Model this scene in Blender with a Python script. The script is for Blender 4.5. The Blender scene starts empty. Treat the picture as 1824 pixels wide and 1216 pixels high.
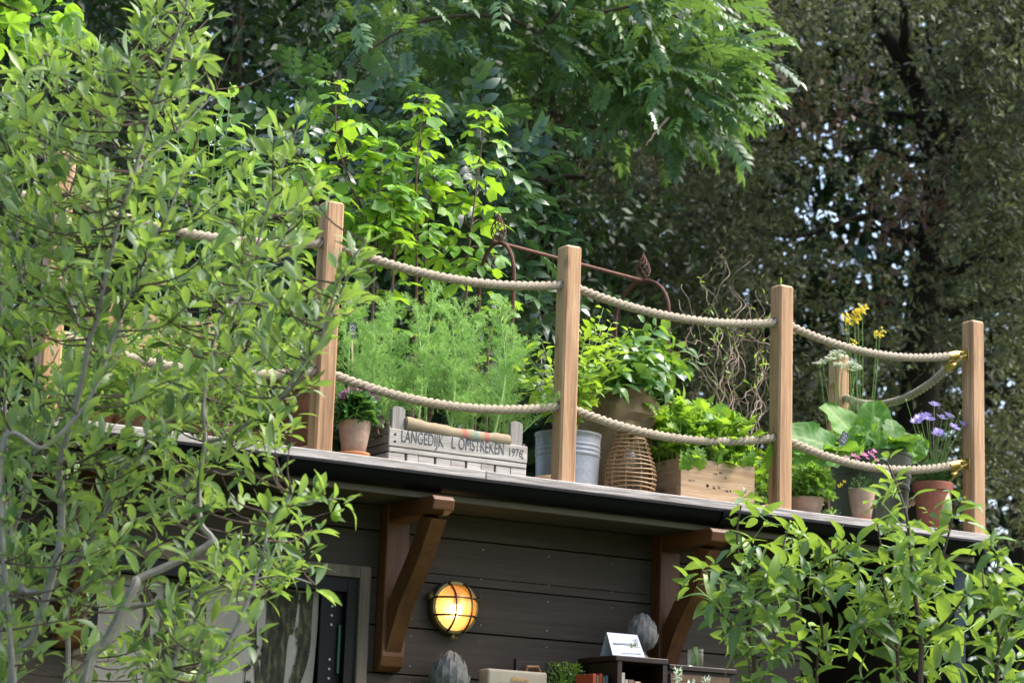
import bpy, bmesh, math, random
import numpy as np
from mathutils import Vector, Matrix

# ------------------------------------------------------------------ camera, sky, sun, exposure
S = bpy.context.scene
COL = S.collection
rng = np.random.default_rng(11)
random.seed(11)
F_PX, PITCH, ROLL, YAW = 4200.0, .2095, .0343, .5375
CAM = np.array([-3.715, -7.60, 1.1])
FW = np.array([math.sin(YAW) * math.cos(PITCH), math.cos(YAW) * math.cos(PITCH), math.sin(PITCH)])
_r = np.array([math.cos(YAW), -math.sin(YAW), 0.0])
_u = np.cross(_r, FW)
RT = math.cos(ROLL) * _r + math.sin(ROLL) * _u
UP = -math.sin(ROLL) * _r + math.cos(ROLL) * _u
cd = bpy.data.cameras.new('camera')
cam = bpy.data.objects.new('camera', cd)
COL.objects.link(cam)
cam.matrix_world = Matrix(((RT[0], UP[0], -FW[0], CAM[0]), (RT[1], UP[1], -FW[1], CAM[1]),
                           (RT[2], UP[2], -FW[2], CAM[2]), (0, 0, 0, 1)))
cd.sensor_width = 36.0
cd.lens = F_PX / 1824 * 36
cd.clip_start, cd.clip_end = .1, 600
cd.dof.use_dof = True
cd.dof.focus_distance = 8.9
cd.dof.aperture_fstop = 4.5
S.camera = cam
SUN_EL, SUN_AZ = math.radians(55), math.radians(115)      # azimuth from +Y towards +X
SUNV = np.array([math.sin(SUN_AZ) * math.cos(SUN_EL), math.cos(SUN_AZ) * math.cos(SUN_EL), math.sin(SUN_EL)])
W = bpy.data.worlds.new('World')
S.world = W
W.use_nodes = True
nt = W.node_tree
sky = nt.nodes.new('ShaderNodeTexSky')
sky.sky_type = 'NISHITA'
sky.sun_disc = False
sky.sun_elevation = SUN_EL
sky.sun_rotation = SUN_AZ
sky.air_density, sky.dust_density, sky.ozone_density = 1.0, 4.0, 1.0
nt.links.new(sky.outputs[0], nt.nodes['Background'].inputs[0])
nt.nodes['Background'].inputs[1].default_value = .15
sl = bpy.data.lights.new('sun', 'SUN')
sl.energy, sl.angle, sl.color = 2.2, math.radians(32), (1.0, .965, .91)
so = bpy.data.objects.new('sun', sl)
COL.objects.link(so)
so.rotation_euler = Vector(tuple(SUNV)).to_track_quat('Z', 'Y').to_euler()
S.view_settings.view_transform = 'Standard'
S.view_settings.look = 'None'
S.view_settings.gamma = 1
S.view_settings.use_curve_mapping = False
S.view_settings.exposure = 1.82
S.cycles.max_bounces = 7
S.cycles.diffuse_bounces = 4
S.cycles.glossy_bounces = 3
S.cycles.transmission_bounces = 5
S.cycles.transparent_max_bounces = 6
S.cycles.use_denoising = True
S.cycles.sample_clamp_indirect = 6

# ------------------------------------------------------------------ photograph geometry (camera model fitted to the five posts)
def ray(x, y): return FW + (x - 912) / F_PX * RT - (y - 608) / F_PX * UP
def atd(x, y, t): return CAM + ray(x, y) * t
def atY(x, y, Y):
    d = ray(x, y); return CAM + d * (Y - CAM[1]) / d[1]
def atz(x, y, z):
    d = ray(x, y); return CAM + d * (z - CAM[2]) / d[2]
def px(P):
    d = np.asarray(P, float) - CAM
    z = d @ FW
    return 912 + F_PX * (d @ RT) / z, 608 - F_PX * (d @ UP) / z, z
def Xpx(x, Y, z):                                     # X at which (X, Y, z) stands behind photo column x
    a, b = -3.0, 5.0
    for _ in range(40):
        m = (a + b) / 2
        if px((m, Y, z))[0] < x: a = m
        else: b = m
    return (a + b) / 2
def Zpx(y, X, Y):
    a, b = 0.0, 8.0
    for _ in range(40):
        m = (a + b) / 2
        if px((X, Y, m))[1] > y: a = m
        else: b = m
    return (a + b) / 2

# ------------------------------------------------------------------ objects, parts, labels
OFF = {}
def link(o, parent):
    COL.objects.link(o)
    if parent is not None:
        o.parent = parent
        OFF[o.name] = OFF[parent.name]
    else:
        OFF[o.name] = np.zeros(3)
    return o
def tag(o, label=None, cat=None, group=None, kind=None):
    if label: o['label'] = label
    if cat: o['category'] = cat
    if group: o['group'] = group
    if kind: o['kind'] = kind
    return o
def thing(name, label, cat, loc, group=None):
    o = bpy.data.objects.new(name, None)
    COL.objects.link(o)
    o.location = tuple(float(v) for v in loc)
    o.empty_display_size = .05
    OFF[o.name] = np.array(loc, float)
    return tag(o, label, cat, group)
def nrm(v):
    v = np.asarray(v, float)
    return v / np.maximum(np.linalg.norm(v, axis=-1, keepdims=True), 1e-9)

class MB:
    """collects simple solids and links them as one mesh object"""
    def __init__(s): s.v, s.f, s.n, s.r = [], [], 0, []
    def add(s, V, F, rnd=0.0):
        V = np.asarray(V, float).reshape(-1, 3)
        s.v.append(V); s.r.append(np.full(len(V), rnd))
        s.f += [tuple(int(i) + s.n for i in f) for f in F]
        s.n += len(V)
        return s
    def box(s, lo, hi, rot=0.0, ctr=None, rnd=0.0, M=None):
        lo, hi = np.array(lo, float), np.array(hi, float)
        V = np.array([[x, y, z] for z in (lo[2], hi[2]) for y in (lo[1], hi[1]) for x in (lo[0], hi[0])])
        if rot:
            c = (lo + hi) / 2 if ctr is None else np.array(ctr)
            R = np.array([[math.cos(rot), -math.sin(rot), 0], [math.sin(rot), math.cos(rot), 0], [0, 0, 1]])
            V = (V - c) @ R.T + c
        if M is not None: V = V @ np.asarray(M).T
        return s.add(V, [(0, 2, 3, 1), (4, 5, 7, 6), (0, 1, 5, 4), (2, 6, 7, 3), (0, 4, 6, 2), (1, 3, 7, 5)], rnd)
    def tube(s, P, r, n=6, cap=True, rnd=0.0):
        V, F = tube_geo(P, r, n, cap)
        return s.add(V, F, rnd)
    def lathe(s, prof, c=(0, 0, 0), n=28, rnd=0.0, close=True):
        prof = np.array(prof, float); k = len(prof)
        a = np.arange(n) / n * 2 * math.pi
        V = np.stack([np.outer(prof[:, 0], np.cos(a)), np.outer(prof[:, 0], np.sin(a)),
                      np.repeat(prof[:, 1][:, None], n, 1)], -1).reshape(-1, 3) + np.array(c, float)
        F = [(i * n + j, i * n + (j + 1) % n, (i + 1) * n + (j + 1) % n, (i + 1) * n + j) for i in range(k - 1) for j in range(n)]
        if close:
            F.append(tuple(range(n - 1, -1, -1))); F.append(tuple((k - 1) * n + j for j in range(n)))
        return s.add(V, F, rnd)
    def prism(s, pts, axis, a, b, rnd=0.0):
        """polygon pts extruded along an axis (0 X, 1 Y, 2 Z) from a to b"""
        k = len(pts); V = []
        for h in (a, b):
            for p, q in pts:
                V.append({0: (h, p, q), 1: (p, h, q), 2: (p, q, h)}[axis])
        F = [tuple(range(k - 1, -1, -1)), tuple(range(k, 2 * k))] + [(i, (i + 1) % k, k + (i + 1) % k, k + i) for i in range(k)]
        return s.add(V, F, rnd)
    def build(s, name, mat, parent=None, smooth=False, bevel=0.0, seg=1, rnd=False):
        m = bpy.data.meshes.new(name)
        V = np.concatenate(s.v)
        off = OFF[parent.name] if parent is not None else np.zeros(3)
        m.from_pydata((V - off).tolist(), [], s.f)
        bm = bmesh.new(); bm.from_mesh(m)
        bmesh.ops.recalc_face_normals(bm, faces=bm.faces)
        if bevel:
            ed = [e for e in bm.edges if len(e.link_faces) == 2 and e.calc_face_angle(0) > .6]
            bmesh.ops.bevel(bm, geom=ed, offset=bevel, segments=seg, affect='EDGES', profile=.6)
        bm.to_mesh(m); bm.free()
        if rnd and not bevel:
            at = m.attributes.new('rnd', 'FLOAT', 'POINT')
            at.data.foreach_set('value', np.concatenate(s.r).astype(np.float32))
        if smooth:
            m.polygons.foreach_set('use_smooth', [True] * len(m.polygons))
            if hasattr(m, 'set_sharp_from_angle'): m.set_sharp_from_angle(angle=math.radians(38))
        m.materials.append(mat)
        o = bpy.data.objects.new(name, m)
        return link(o, parent)

def tube_geo(P, r, n=6, cap=True):
    P = np.asarray(P, float); k = len(P)
    r = np.broadcast_to(np.asarray(r, float), (k,))
    T = np.gradient(P, axis=0); T = nrm(T)
    a = np.array([0, 0, 1.0]) if abs(T[0][2]) < .9 else np.array([1.0, 0, 0])
    N = nrm(np.cross(T[0], a)); Ns = [N]
    for i in range(1, k):
        N = N - T[i] * (N @ T[i]); N = nrm(N); Ns.append(N)
    Ns = np.array(Ns); Bs = np.cross(T, Ns)
    th = np.arange(n) / n * 2 * math.pi
    V = P[:, None] + r[:, None, None] * (np.cos(th)[None, :, None] * Ns[:, None] + np.sin(th)[None, :, None] * Bs[:, None])
    F = [(i * n + j, i * n + (j + 1) % n, (i + 1) * n + (j + 1) % n, (i + 1) * n + j) for i in range(k - 1) for j in range(n)]
    if cap: F += [tuple(range(n - 1, -1, -1)), tuple((k - 1) * n + j for j in range(n))]
    return V.reshape(-1, 3), F

def spline(P, n):
    """n points along a smooth curve through the points P"""
    P = np.asarray(P, float); k = len(P)
    if k == 2: return P[0] + (P[1] - P[0]) * np.linspace(0, 1, n)[:, None]
    Q = np.vstack([2 * P[0] - P[1], P, 2 * P[-1] - P[-2]])
    out = []
    for t in np.linspace(0, k - 1 - 1e-6, n):
        i = int(t); u = t - i
        a, b, c, d = Q[i], Q[i + 1], Q[i + 2], Q[i + 3]
        out.append(.5 * (2 * b + (c - a) * u + (2 * a - 5 * b + 4 * c - d) * u * u + (3 * b - a - 3 * c + d) * u ** 3))
    return np.array(out)

def fast_mesh(name, V, F, rnd=None, luv=None, mats=()):
    m = bpy.data.meshes.new(name)
    F = np.asarray(F); k = F.shape[1]
    m.vertices.add(len(V)); m.vertices.foreach_set('co', np.asarray(V, np.float32).ravel())
    m.loops.add(F.size); m.loops.foreach_set('vertex_index', F.astype(np.int32).ravel())
    m.polygons.add(len(F))
    m.polygons.foreach_set('loop_start', np.arange(0, F.size, k, dtype=np.int32))
    m.polygons.foreach_set('use_smooth', np.ones(len(F), bool))
    if rnd is not None:
        m.attributes.new('rnd', 'FLOAT', 'POINT').data.foreach_set('value', np.asarray(rnd, np.float32))
    if luv is not None:
        m.attributes.new('luv', 'FLOAT_VECTOR', 'POINT').data.foreach_set('vector', np.asarray(luv, np.float32).ravel())
    for a in mats: m.materials.append(a)
    m.update(calc_edges=True)
    return m

# ------------------------------------------------------------------ leaf shapes (length 1 along y, face up z)
def t_ellip(w=.4, n=5, bend=.25, fold=.18, peak=.45, twist=0.0, wave=0.0, tip=.02, rd=.85):
    V, L = [], []
    for i in range(n + 1):
        t = i / n
        ww = w / 2 * (math.sin(math.pi * t ** (math.log(.5) / math.log(peak))) ** rd if 0 < t < 1 else 0) + (tip if t in (0, 1) else 0) * w
        z0 = -bend * t * t
        tw = twist * t
        for s in (-1, 0, 1):
            x = s * ww
            z = fold * abs(x) + wave * math.sin(t * 13 + s) * abs(s) * .5
            V.append((x * math.cos(tw) - z * math.sin(tw), t - .08 * bend * t, z0 + z * math.cos(tw) + x * math.sin(tw)))
            L.append((t, s, 0))
    F = []
    for i in range(n):
        for j in range(2):
            a = i * 3 + j
            F.append((a, a + 1, a + 4, a + 3))
    return np.array(V), np.array(F), np.array(L, float)
def t_lobed(lobes=5, depth=.66, droop=.25, teeth=.06, back=.25):
    """palmate leaf such as a currant's: a fan of triangles round the petiole end"""
    V, L = [(0, 0, 0)], [(0, 0, 0)]
    m = lobes * 6
    for i in range(m + 1):
        u = i / m
        th = math.radians(-140 + 280 * u)
        lob = abs(math.sin(math.pi * lobes * u)) ** .6
        size = (1 - depth) + depth * lob
        env = .45 + .55 * math.cos(th / 2.1) ** 1.2
        r = size * env * (1 + (teeth if i % 2 else -teeth))
        for q in (.55, 1.0):
            x, y = r * q * math.sin(th), r * q * math.cos(th) * 1.0
            V.append((x * .95, y, -droop * (q * r) ** 2 + .07 * math.cos(lobes * 2 * math.pi * u) * q))
            L.append((q, math.sin(math.pi * lobes * u), 0))
    F = []
    for i in range(m):
        a, b, c, d = 1 + i * 2, 2 + i * 2, 3 + i * 2, 4 + i * 2
        F += [(0, c, a), (a, c, d), (a, d, b)]
    V = np.array(V); V[:, 1] += .12
    return V, np.array(F), np.array(L)
def t_pinnate(pairs=5, lw=.16, ll=.36, droop=.35, seed=0):
    """compound leaf: leaflets in pairs along a drooping stalk, with an end leaflet"""
    r = random.Random(seed)
    Vs, Fs, Ls, n = [], [], [], 0
    def put(p, ang, l, w, rz):
        nonlocal n
        c, s = math.cos(ang), math.sin(ang)
        pts = [(0, 0), (-w / 2, .38 * l), (w / 2, .38 * l), (-w * .4, .7 * l), (w * .4, .7 * l), (0, l)]
        for k, (x, y) in enumerate(pts):
            z = -.35 * y * y / l + rz * y + (.18 * abs(x))
            Vs.append((p[0] + x * c - y * s, p[1] + x * s + y * c, p[2] + z))
            Ls.append((y / l, (0, -1, 1, -1, 1, 0)[k], 0))
        Fs.extend([(n, n + 2, n + 1), (n + 1, n + 2, n + 4), (n + 1, n + 4, n + 3), (n + 3, n + 4, n + 5)])
        n += 6
    for i in range(pairs):
        t = .22 + .62 * i / max(1, pairs - 1)
        p = (0, t, -droop * t * t)
        for sgn in (-1, 1):
            put(p, sgn * (1.05 - .25 * t) + r.uniform(-.12, .12), ll * (1.05 - .25 * abs(t - .5)) * r.uniform(.85, 1.1), lw * r.uniform(.85, 1.15), r.uniform(-.25, .1))
    put((0, .86, -droop * .74), r.uniform(-.1, .1), ll * 1.05, lw, -.2)
    k = n
    Vs += [(-.008, 0, 0), (.008, 0, 0), (.006, .86, -droop * .74), (-.006, .86, -droop * .74)]
    Ls += [(0, 0, 0)] * 4
    Fs += [(k, k + 1, k + 2), (k, k + 2, k + 3)]
    return np.array(Vs), np.array(Fs), np.array(Ls, float)
def t_cut(n=7, w=.42, bend=.4, seed=0, deep=.55):
    """toothed, wavy salad leaf"""
    r = random.Random(seed); V, L = [], []
    for i in range(n * 2 + 1):
        t = i / (n * 2)
        base = w / 2 * (.22 + 1.1 * math.sin(math.pi * min(1, t * .92) ** 1.6) ** .8) if t < 1 else .02
        ww = base * ((1 - deep) if i % 2 else 1) if t < .97 else .03
        for s in (-1, -.45, 0, .45, 1):
            V.append((s * ww * r.uniform(.9, 1.1), t, -bend * t * t + .22 * abs(s) * ww + (.07 * math.sin(i * 2.4 + s * 3) if abs(s) == 1 else 0)))
            L.append((t, s, 0))
    F = [(i * 5 + j, i * 5 + j + 1, i * 5 + j + 6, i * 5 + j + 5) for i in range(n * 2) for j in range(4)]
    return np.array(V), np.array(F), np.array(L, float)
def t_broad(n=22, m=14, w=.62, bend=.5, ruff=.05, cup=.25, seed=0, peak=.55):
    """large cabbage or chard leaf with a thick midrib and a puckered, ruffled blade"""
    r = random.Random(seed); V, L = [], []
    ph = r.uniform(0, 6)
    for i in range(n + 1):
        t = i / n
        if t < .16: ww = .035
        else:
            u = (t - .16) / .84
            ww = w / 2 * max(.04, math.sin(math.pi * (.06 + .88 * u) ** (math.log(.5) / math.log(peak))) ** .6)
        for j in range(m + 1):
            s = -1 + 2 * j / m
            x = s * ww
            z = -bend * t * t + cup * x * x / max(w, .1) * 2 + ruff * (abs(s) ** 2) * math.sin(t * 17 + ph + s * 2) + .020 * math.sin(t * 44 - abs(s) * 9 + ph) * math.sin(abs(s) * 8) * (1 if abs(s) > .1 else 0) + .010 * math.sin(t * 70 + s * 23)
            V.append((x, t, z)); L.append((t, s, 0))
    F = [(i * (m + 1) + j, i * (m + 1) + j + 1, (i + 1) * (m + 1) + j + 1, (i + 1) * (m + 1) + j) for i in range(n) for j in range(m)]
    return np.array(V), np.array(F), np.array(L, float)

def frames(d, n):
    d = nrm(d); n = np.asarray(n, float)
    n = nrm(n - d * (d * n).sum(-1, keepdims=True))
    x = np.cross(d, n)
    return np.stack([x, d, n], -1)                      # columns
def scatter(templs, pos, M, size, rnd, which=None):
    """copies of leaf templates gathered into arrays; templates must share a face size"""
    N = len(pos)
    if which is None: which = rng.integers(0, len(templs), N)
    Vs, Fs, Rs, Ls, n = [], [], [], [], 0
    for k, (V, F, L) in enumerate(templs):
        idx = np.nonzero(which == k)[0]
        if len(idx) == 0: continue
        VV = np.einsum('nij,vj->nvi', M[idx] * size[idx][:, None, None], V) + pos[idx][:, None]
        Vs.append(VV.reshape(-1, 3))
        Fs.append((F[None] + (np.arange(len(idx)) * len(V))[:, None, None] + n).reshape(-1, F.shape[1]))
        Rs.append(np.repeat(rnd[idx], len(V))); Ls.append(np.tile(L, (len(idx), 1)))
        n += len(idx) * len(V)
    return np.concatenate(Vs), np.concatenate(Fs), np.concatenate(Rs), np.concatenate(Ls)
_tm = {}
def templ_mesh(key, templs, mat):
    if key not in _tm:
        _tm[key] = [fast_mesh(key, V, F, None, L, [mat]) for V, F, L in templs]
    return _tm[key]
def leaves(parent, key, templs, mat, pos, d, n, size, rnd, own=300, name='leaf', rest='foliage', stuff=True):
    """the leaves that show largest become parts of their own, the others one part"""
    pos = np.asarray(pos, float); N = len(pos)
    if N == 0: return
    M = frames(d, n)
    which = rng.integers(0, len(templs), N)
    x, y, z = px_many(pos)
    vis = (x > -30) & (x < 1854) & (y > -30) & (y < 1246)
    order = np.argsort(np.where(vis, -size / z, 9))
    mine = order[:own] if own else order[:0]
    if own < N:
        others = order[own:]
        V, F, R, L = scatter(templs, pos[others], M[others], size[others], rnd[others], which[others])
        o = bpy.data.objects.new(rest, fast_mesh(rest, V - OFF[parent.name], F, R, L, [mat]))
        link(o, parent)
        if stuff: o['kind'] = 'stuff'
    if own:
        ms = templ_mesh(key, templs, mat)
        for i in mine:
            o = bpy.data.objects.new(name, ms[which[i]])
            p = pos[i] - OFF[parent.name]
            A = M[i] * size[i]
            o.matrix_basis = Matrix(((A[0, 0], A[0, 1], A[0, 2], p[0]), (A[1, 0], A[1, 1], A[1, 2], p[1]), (A[2, 0], A[2, 1], A[2, 2], p[2]), (0, 0, 0, 1)))
            COL.objects.link(o); o.parent = parent
def px_many(P):
    d = P - CAM; z = d @ FW
    return 912 + F_PX * (d @ RT) / z, 608 - F_PX * (d @ UP) / z, z
def ribbons(name, P0, P1, w, mat, parent, rnd, w1=.35):
    """thin blades, one quad each"""
    P0, P1 = np.asarray(P0), np.asarray(P1); N = len(P0)
    s = nrm(np.cross(P1 - P0, rng.normal(size=(N, 3)))) * (np.asarray(w)[:, None] / 2)
    V = np.stack([P0 - s, P0 + s, P1 + s * w1, P1 - s * w1], 1).reshape(-1, 3) - OFF[parent.name]
    F = np.arange(N * 4).reshape(N, 4)
    o = bpy.data.objects.new(name, fast_mesh(name, V, F, np.repeat(rnd, 4), None, [mat]))
    o['kind'] = 'stuff'
    return link(o, parent)
def rv(n, s=1.0): return rng.normal(size=(n, 3)) * s

# ------------------------------------------------------------------ materials
def mat(name):
    m = bpy.data.materials.new(name); m.use_nodes = True
    t = m.node_tree
    return m, t, t.nodes['Principled BSDF'], t.nodes['Material Output']
def N_(t, typ, **kw):
    n = t.nodes.new(typ)
    for k, v in kw.items(): setattr(n, k, v)
    return n
def setin(n, **kw):
    for k, v in kw.items(): n.inputs[k.replace('_', ' ')].default_value = v
def ramp(t, stops, src=None):
    r = N_(t, 'ShaderNodeValToRGB')
    e = r.color_ramp.elements
    while len(e) < len(stops): e.new(.5)
    for el, (p, c) in zip(e, stops):
        el.position = p; el.color = (*c, 1)
    if src is not None: t.links.new(src, r.inputs[0])
    return r
def mixc(t, fac, a, b, mode='MIX'):
    m = N_(t, 'ShaderNodeMix', data_type='RGBA', blend_type=mode)
    if isinstance(fac, (int, float)): m.inputs[0].default_value = fac
    else: t.links.new(fac, m.inputs[0])
    for i, v in ((6, a), (7, b)):
        if isinstance(v, tuple): m.inputs[i].default_value = (*v[:3], 1)
        else: t.links.new(v, m.inputs[i])
    return m.outputs[2]
def mathn(t, op, a, b=None):
    m = N_(t, 'ShaderNodeMath', operation=op)
    for i, v in ((0, a), (1, b)):
        if v is None: continue
        if isinstance(v, (int, float)): m.inputs[i].default_value = v
        else: t.links.new(v, m.inputs[i])
    return m.outputs[0]
def rnd_socket(t):
    a = N_(t, 'ShaderNodeAttribute'); a.attribute_name = 'rnd'
    i = N_(t, 'ShaderNodeObjectInfo')
    return mathn(t, 'FRACT', mathn(t, 'ADD', a.outputs['Fac'], i.outputs['Random']))
def bumpn(t, src, p, strength=.3, dist=.01):
    b = N_(t, 'ShaderNodeBump'); setin(b, Strength=strength, Distance=dist)
    t.links.new(src, b.inputs['Height']); t.links.new(b.outputs[0], p.inputs['Normal'])
def leaf_mat(name, stops, under, trans, k=.4, rough=.42, spec=.5, vein=None, vs=.25):
    m, t, p, out = mat(name)
    r = rnd_socket(t)
    c = ramp(t, stops, r).outputs[0]
    tc = N_(t, 'ShaderNodeTexCoord')
    nz = N_(t, 'ShaderNodeTexNoise'); setin(nz, Scale=55.0, Detail=3.0)
    t.links.new(tc.outputs['Object'], nz.inputs['Vector'])
    c = mixc(t, mathn(t, 'MULTIPLY', nz.outputs['Fac'], .5), c, mixc(t, 1.0, c, (.55, .6, .45), 'MULTIPLY'))
    if vein:
        a = N_(t, 'ShaderNodeAttribute'); a.attribute_name = 'luv'
        sp = N_(t, 'ShaderNodeSeparateXYZ'); t.links.new(a.outputs['Vector'], sp.inputs[0])
        ab = mathn(t, 'ABSOLUTE', sp.outputs[1])
        mid = mathn(t, 'LESS_THAN', ab, .1)
        side = mathn(t, 'GREATER_THAN', mathn(t, 'SINE', mathn(t, 'MULTIPLY', mathn(t, 'SUBTRACT', sp.outputs[0], mathn(t, 'MULTIPLY', ab, .22)), 50.0)), .86)
        c = mixc(t, mathn(t, 'MULTIPLY', mathn(t, 'MAXIMUM', mid, mathn(t, 'MULTIPLY', side, .6)), vs), c, vein)
    g = N_(t, 'ShaderNodeNewGeometry')
    cu = mixc(t, g.outputs['Backfacing'], c, mixc(t, .65, c, under))
    t.links.new(cu, p.inputs['Base Color'])
    setin(p, Roughness=rough)
    p.inputs['Specular IOR Level'].default_value = spec
    tr = N_(t, 'ShaderNodeBsdfTranslucent')
    t.links.new(mixc(t, .55, c, trans), tr.inputs['Color'])
    mx = N_(t, 'ShaderNodeMixShader'); mx.inputs[0].default_value = k
    t.links.new(p.outputs[0], mx.inputs[1]); t.links.new(tr.outputs[0], mx.inputs[2])
    t.links.new(mx.outputs[0], out.inputs['Surface'])
    return m
def plain(name, col, rough=.6, spec=.4, metal=0.0, noise=.25, scale=20.0, bump=0.0, dark=.55):
    m, t, p, out = mat(name)
    tc = N_(t, 'ShaderNodeTexCoord'); nz = N_(t, 'ShaderNodeTexNoise'); setin(nz, Scale=scale, Detail=6.0, Roughness=.65)
    t.links.new(tc.outputs['Object'], nz.inputs['Vector'])
    f = ramp(t, [(.3, (0, 0, 0)), (.7, (1, 1, 1))], nz.outputs['Fac']).outputs[0]
    c = mixc(t, mathn(t, 'MULTIPLY', f, noise), col, tuple(v * dark for v in col))
    n2 = N_(t, 'ShaderNodeTexNoise'); setin(n2, Scale=scale * 6.5, Detail=5.0, Roughness=.7)
    t.links.new(tc.outputs['Object'], n2.inputs['Vector'])
    f2 = ramp(t, [(.45, (0, 0, 0)), (.68, (1, 1, 1))], n2.outputs['Fac']).outputs[0]
    c = mixc(t, mathn(t, 'MULTIPLY', f2, noise * .55), c, tuple(min(1, v * (1.5 if dark > .58 else .5)) for v in col))
    t.links.new(c, p.inputs['Base Color']); setin(p, Roughness=rough, Metallic=metal)
    p.inputs['Specular IOR Level'].default_value = spec
    if bump: bumpn(t, nz.outputs['Fac'], p, .5, bump)
    return m
def wood(name, c1, c2, c3, axis=2, scale=1.0, rough=.6, bump=.0015, knots=True, fine=1.0, spec=.3):
    """timber with grain running along one axis, darker streaks and knots"""
    m, t, p, out = mat(name)
    tc = N_(t, 'ShaderNodeTexCoord'); oi = N_(t, 'ShaderNodeObjectInfo')
    cm = N_(t, 'ShaderNodeCombineXYZ')
    for i in range(3): t.links.new(mathn(t, 'MULTIPLY', oi.outputs['Random'], 7.0 + 3 * i), cm.inputs[i])
    ad = N_(t, 'ShaderNodeVectorMath', operation='ADD')
    t.links.new(tc.outputs['Object'], ad.inputs[0]); t.links.new(cm.outputs[0], ad.inputs[1])
    def nz(sc, along, det=5.0, dist=0.0):
        mp = N_(t, 'ShaderNodeMapping'); s = [sc * scale] * 3; s[axis] = along * scale
        mp.inputs['Scale'].default_value = s
        t.links.new(ad.outputs[0], mp.inputs['Vector'])
        n = N_(t, 'ShaderNodeTexNoise'); setin(n, Scale=1.0, Detail=det, Roughness=.62, Distortion=dist)
        t.links.new(mp.outputs[0], n.inputs['Vector'])
        return n.outputs['Fac']
    big, fin = nz(22, 1.6, 4, .6), nz(240 * fine, 6, 3)
    c = ramp(t, [(.25, c1), (.5, c2), (.75, c3)], big).outputs[0]
    f2 = ramp(t, [(.38, (0, 0, 0)), (.62, (1, 1, 1))], fin).outputs[0]
    c = mixc(t, mathn(t, 'MULTIPLY', f2, .6), c, mixc(t, 1.0, c, (.55, .5, .45), 'MULTIPLY'))
    if knots:
        mp = N_(t, 'ShaderNodeMapping'); s = [9.0 * scale] * 3; s[axis] = 4.0 * scale
        mp.inputs['Scale'].default_value = s
        t.links.new(ad.outputs[0], mp.inputs['Vector'])
        vo = N_(t, 'ShaderNodeTexVoronoi'); setin(vo, Scale=1.0); t.links.new(mp.outputs[0], vo.inputs['Vector'])
        kf = ramp(t, [(.05, (1, 1, 1)), (.16, (0, 0, 0))], vo.outputs['Distance']).outputs[0]
        c = mixc(t, mathn(t, 'MULTIPLY', kf, .6), c, tuple(v * .35 for v in c1))
    t.links.new(c, p.inputs['Base Color']); setin(p, Roughness=rough)
    p.inputs['Specular IOR Level'].default_value = spec
    bumpn(t, mathn(t, 'ADD', fin, mathn(t, 'MULTIPLY', big, .6)), p, .6, bump)
    return m
M = {}
M['post'] = wood('oak post', (.18, .095, .046), (.40, .232, .120), (.54, .355, .205), 2, 1.0, .55)
M['oak_dark'] = wood('oiled oak', (.058, .021, .006), (.09, .034, .010), (.12, .048, .015), 2, 1.0, .5)
M['oak_dark_y'] = wood('oiled oak along the arm', (.058, .021, .006), (.09, .034, .010), (.12, .048, .015), 1, 1.0, .5)
M['grey_x'] = wood('weathered grey deck', (.20, .18, .165), (.36, .335, .32), (.52, .49, .475), 0, 1.0, .85, .006, True, .55, .15)
M['wall_x'] = wood('stained wall cladding', (.027, .0198, .0132), (.038, .0285, .0195), (.052, .039, .028), 0, .5, .7, .001)
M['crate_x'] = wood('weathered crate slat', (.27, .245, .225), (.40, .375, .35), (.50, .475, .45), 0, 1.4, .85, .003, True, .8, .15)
M['crate_y_shaded'] = wood('weathered crate end in shade', (.12, .105, .09), (.20, .18, .16), (.28, .26, .235), 1, 1.4, .85, .003, True, .8, .15)  # end boards darker than the lit slats, their shade put into the colour
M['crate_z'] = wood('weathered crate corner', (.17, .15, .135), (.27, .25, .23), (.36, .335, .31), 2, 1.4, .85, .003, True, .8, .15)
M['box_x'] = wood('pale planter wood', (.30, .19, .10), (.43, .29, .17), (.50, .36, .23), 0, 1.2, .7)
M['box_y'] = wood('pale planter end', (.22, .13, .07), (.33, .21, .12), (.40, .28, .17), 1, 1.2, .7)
M['casing'] = wood('window casing', (.085, .068, .048), (.11, .088, .064), (.135, .11, .08), 2, .6, .6)
M['walnut'] = wood('dark bookcase', (.009, .0045, .0035), (.015, .0075, .0055), (.021, .011, .0075), 0, .6, .45)
M['black'] = plain('black gutter', (.0022, .0022, .0035), .5, .10, noise=.2)
M['blackframe'] = plain('black frame', (.004, .004, .0045), .5, .2)
M['soffit'] = plain('soffit paint', (.052, .042, .034), .7, .2)
M['soffit_edge'] = plain('soffit edge paint', (.085, .072, .052), .7, .2, scale=8)
M['teal'] = plain('teal paint', (.005, .02, .027), .55, .2)
M['rust'] = plain('rusty iron', (.12, .052, .034), .7, .3, .35, noise=.8, scale=60, bump=.001, dark=.4)
M['zinc'] = plain('galvanised zinc', (.27, .285, .315), .48, .5, .55, noise=.7, scale=14, dark=.6)
M['terra'] = plain('terracotta', (.42, .19, .10), .85, .2, noise=.8, scale=9, dark=.62)
M['terra_pale'] = plain('limed terracotta', (.44, .30, .23), .9, .15, noise=.95, scale=11, dark=.5)
M['terra_red'] = plain('red terracotta', (.27, .10, .065), .8, .2, noise=.7, scale=10, dark=.6)
M['terra_dark'] = plain('old dark terracotta', (.20, .10, .06), .9, .15, noise=.9, scale=12, dark=.45)
M['saucer'] = plain('new terracotta saucer', (.58, .25, .11), .75, .25, noise=.35)
M['olive'] = plain('olive tub', (.075, .085, .05), .55, .35, .2, noise=.9, scale=10, dark=.45)
M['brass'] = plain('brass', (.50, .35, .12), .34, .5, 1.0, noise=.3)
M['lampbrass'] = plain('tarnished brass', (.16, .14, .055), .5, .4, .7, noise=.5)
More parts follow.
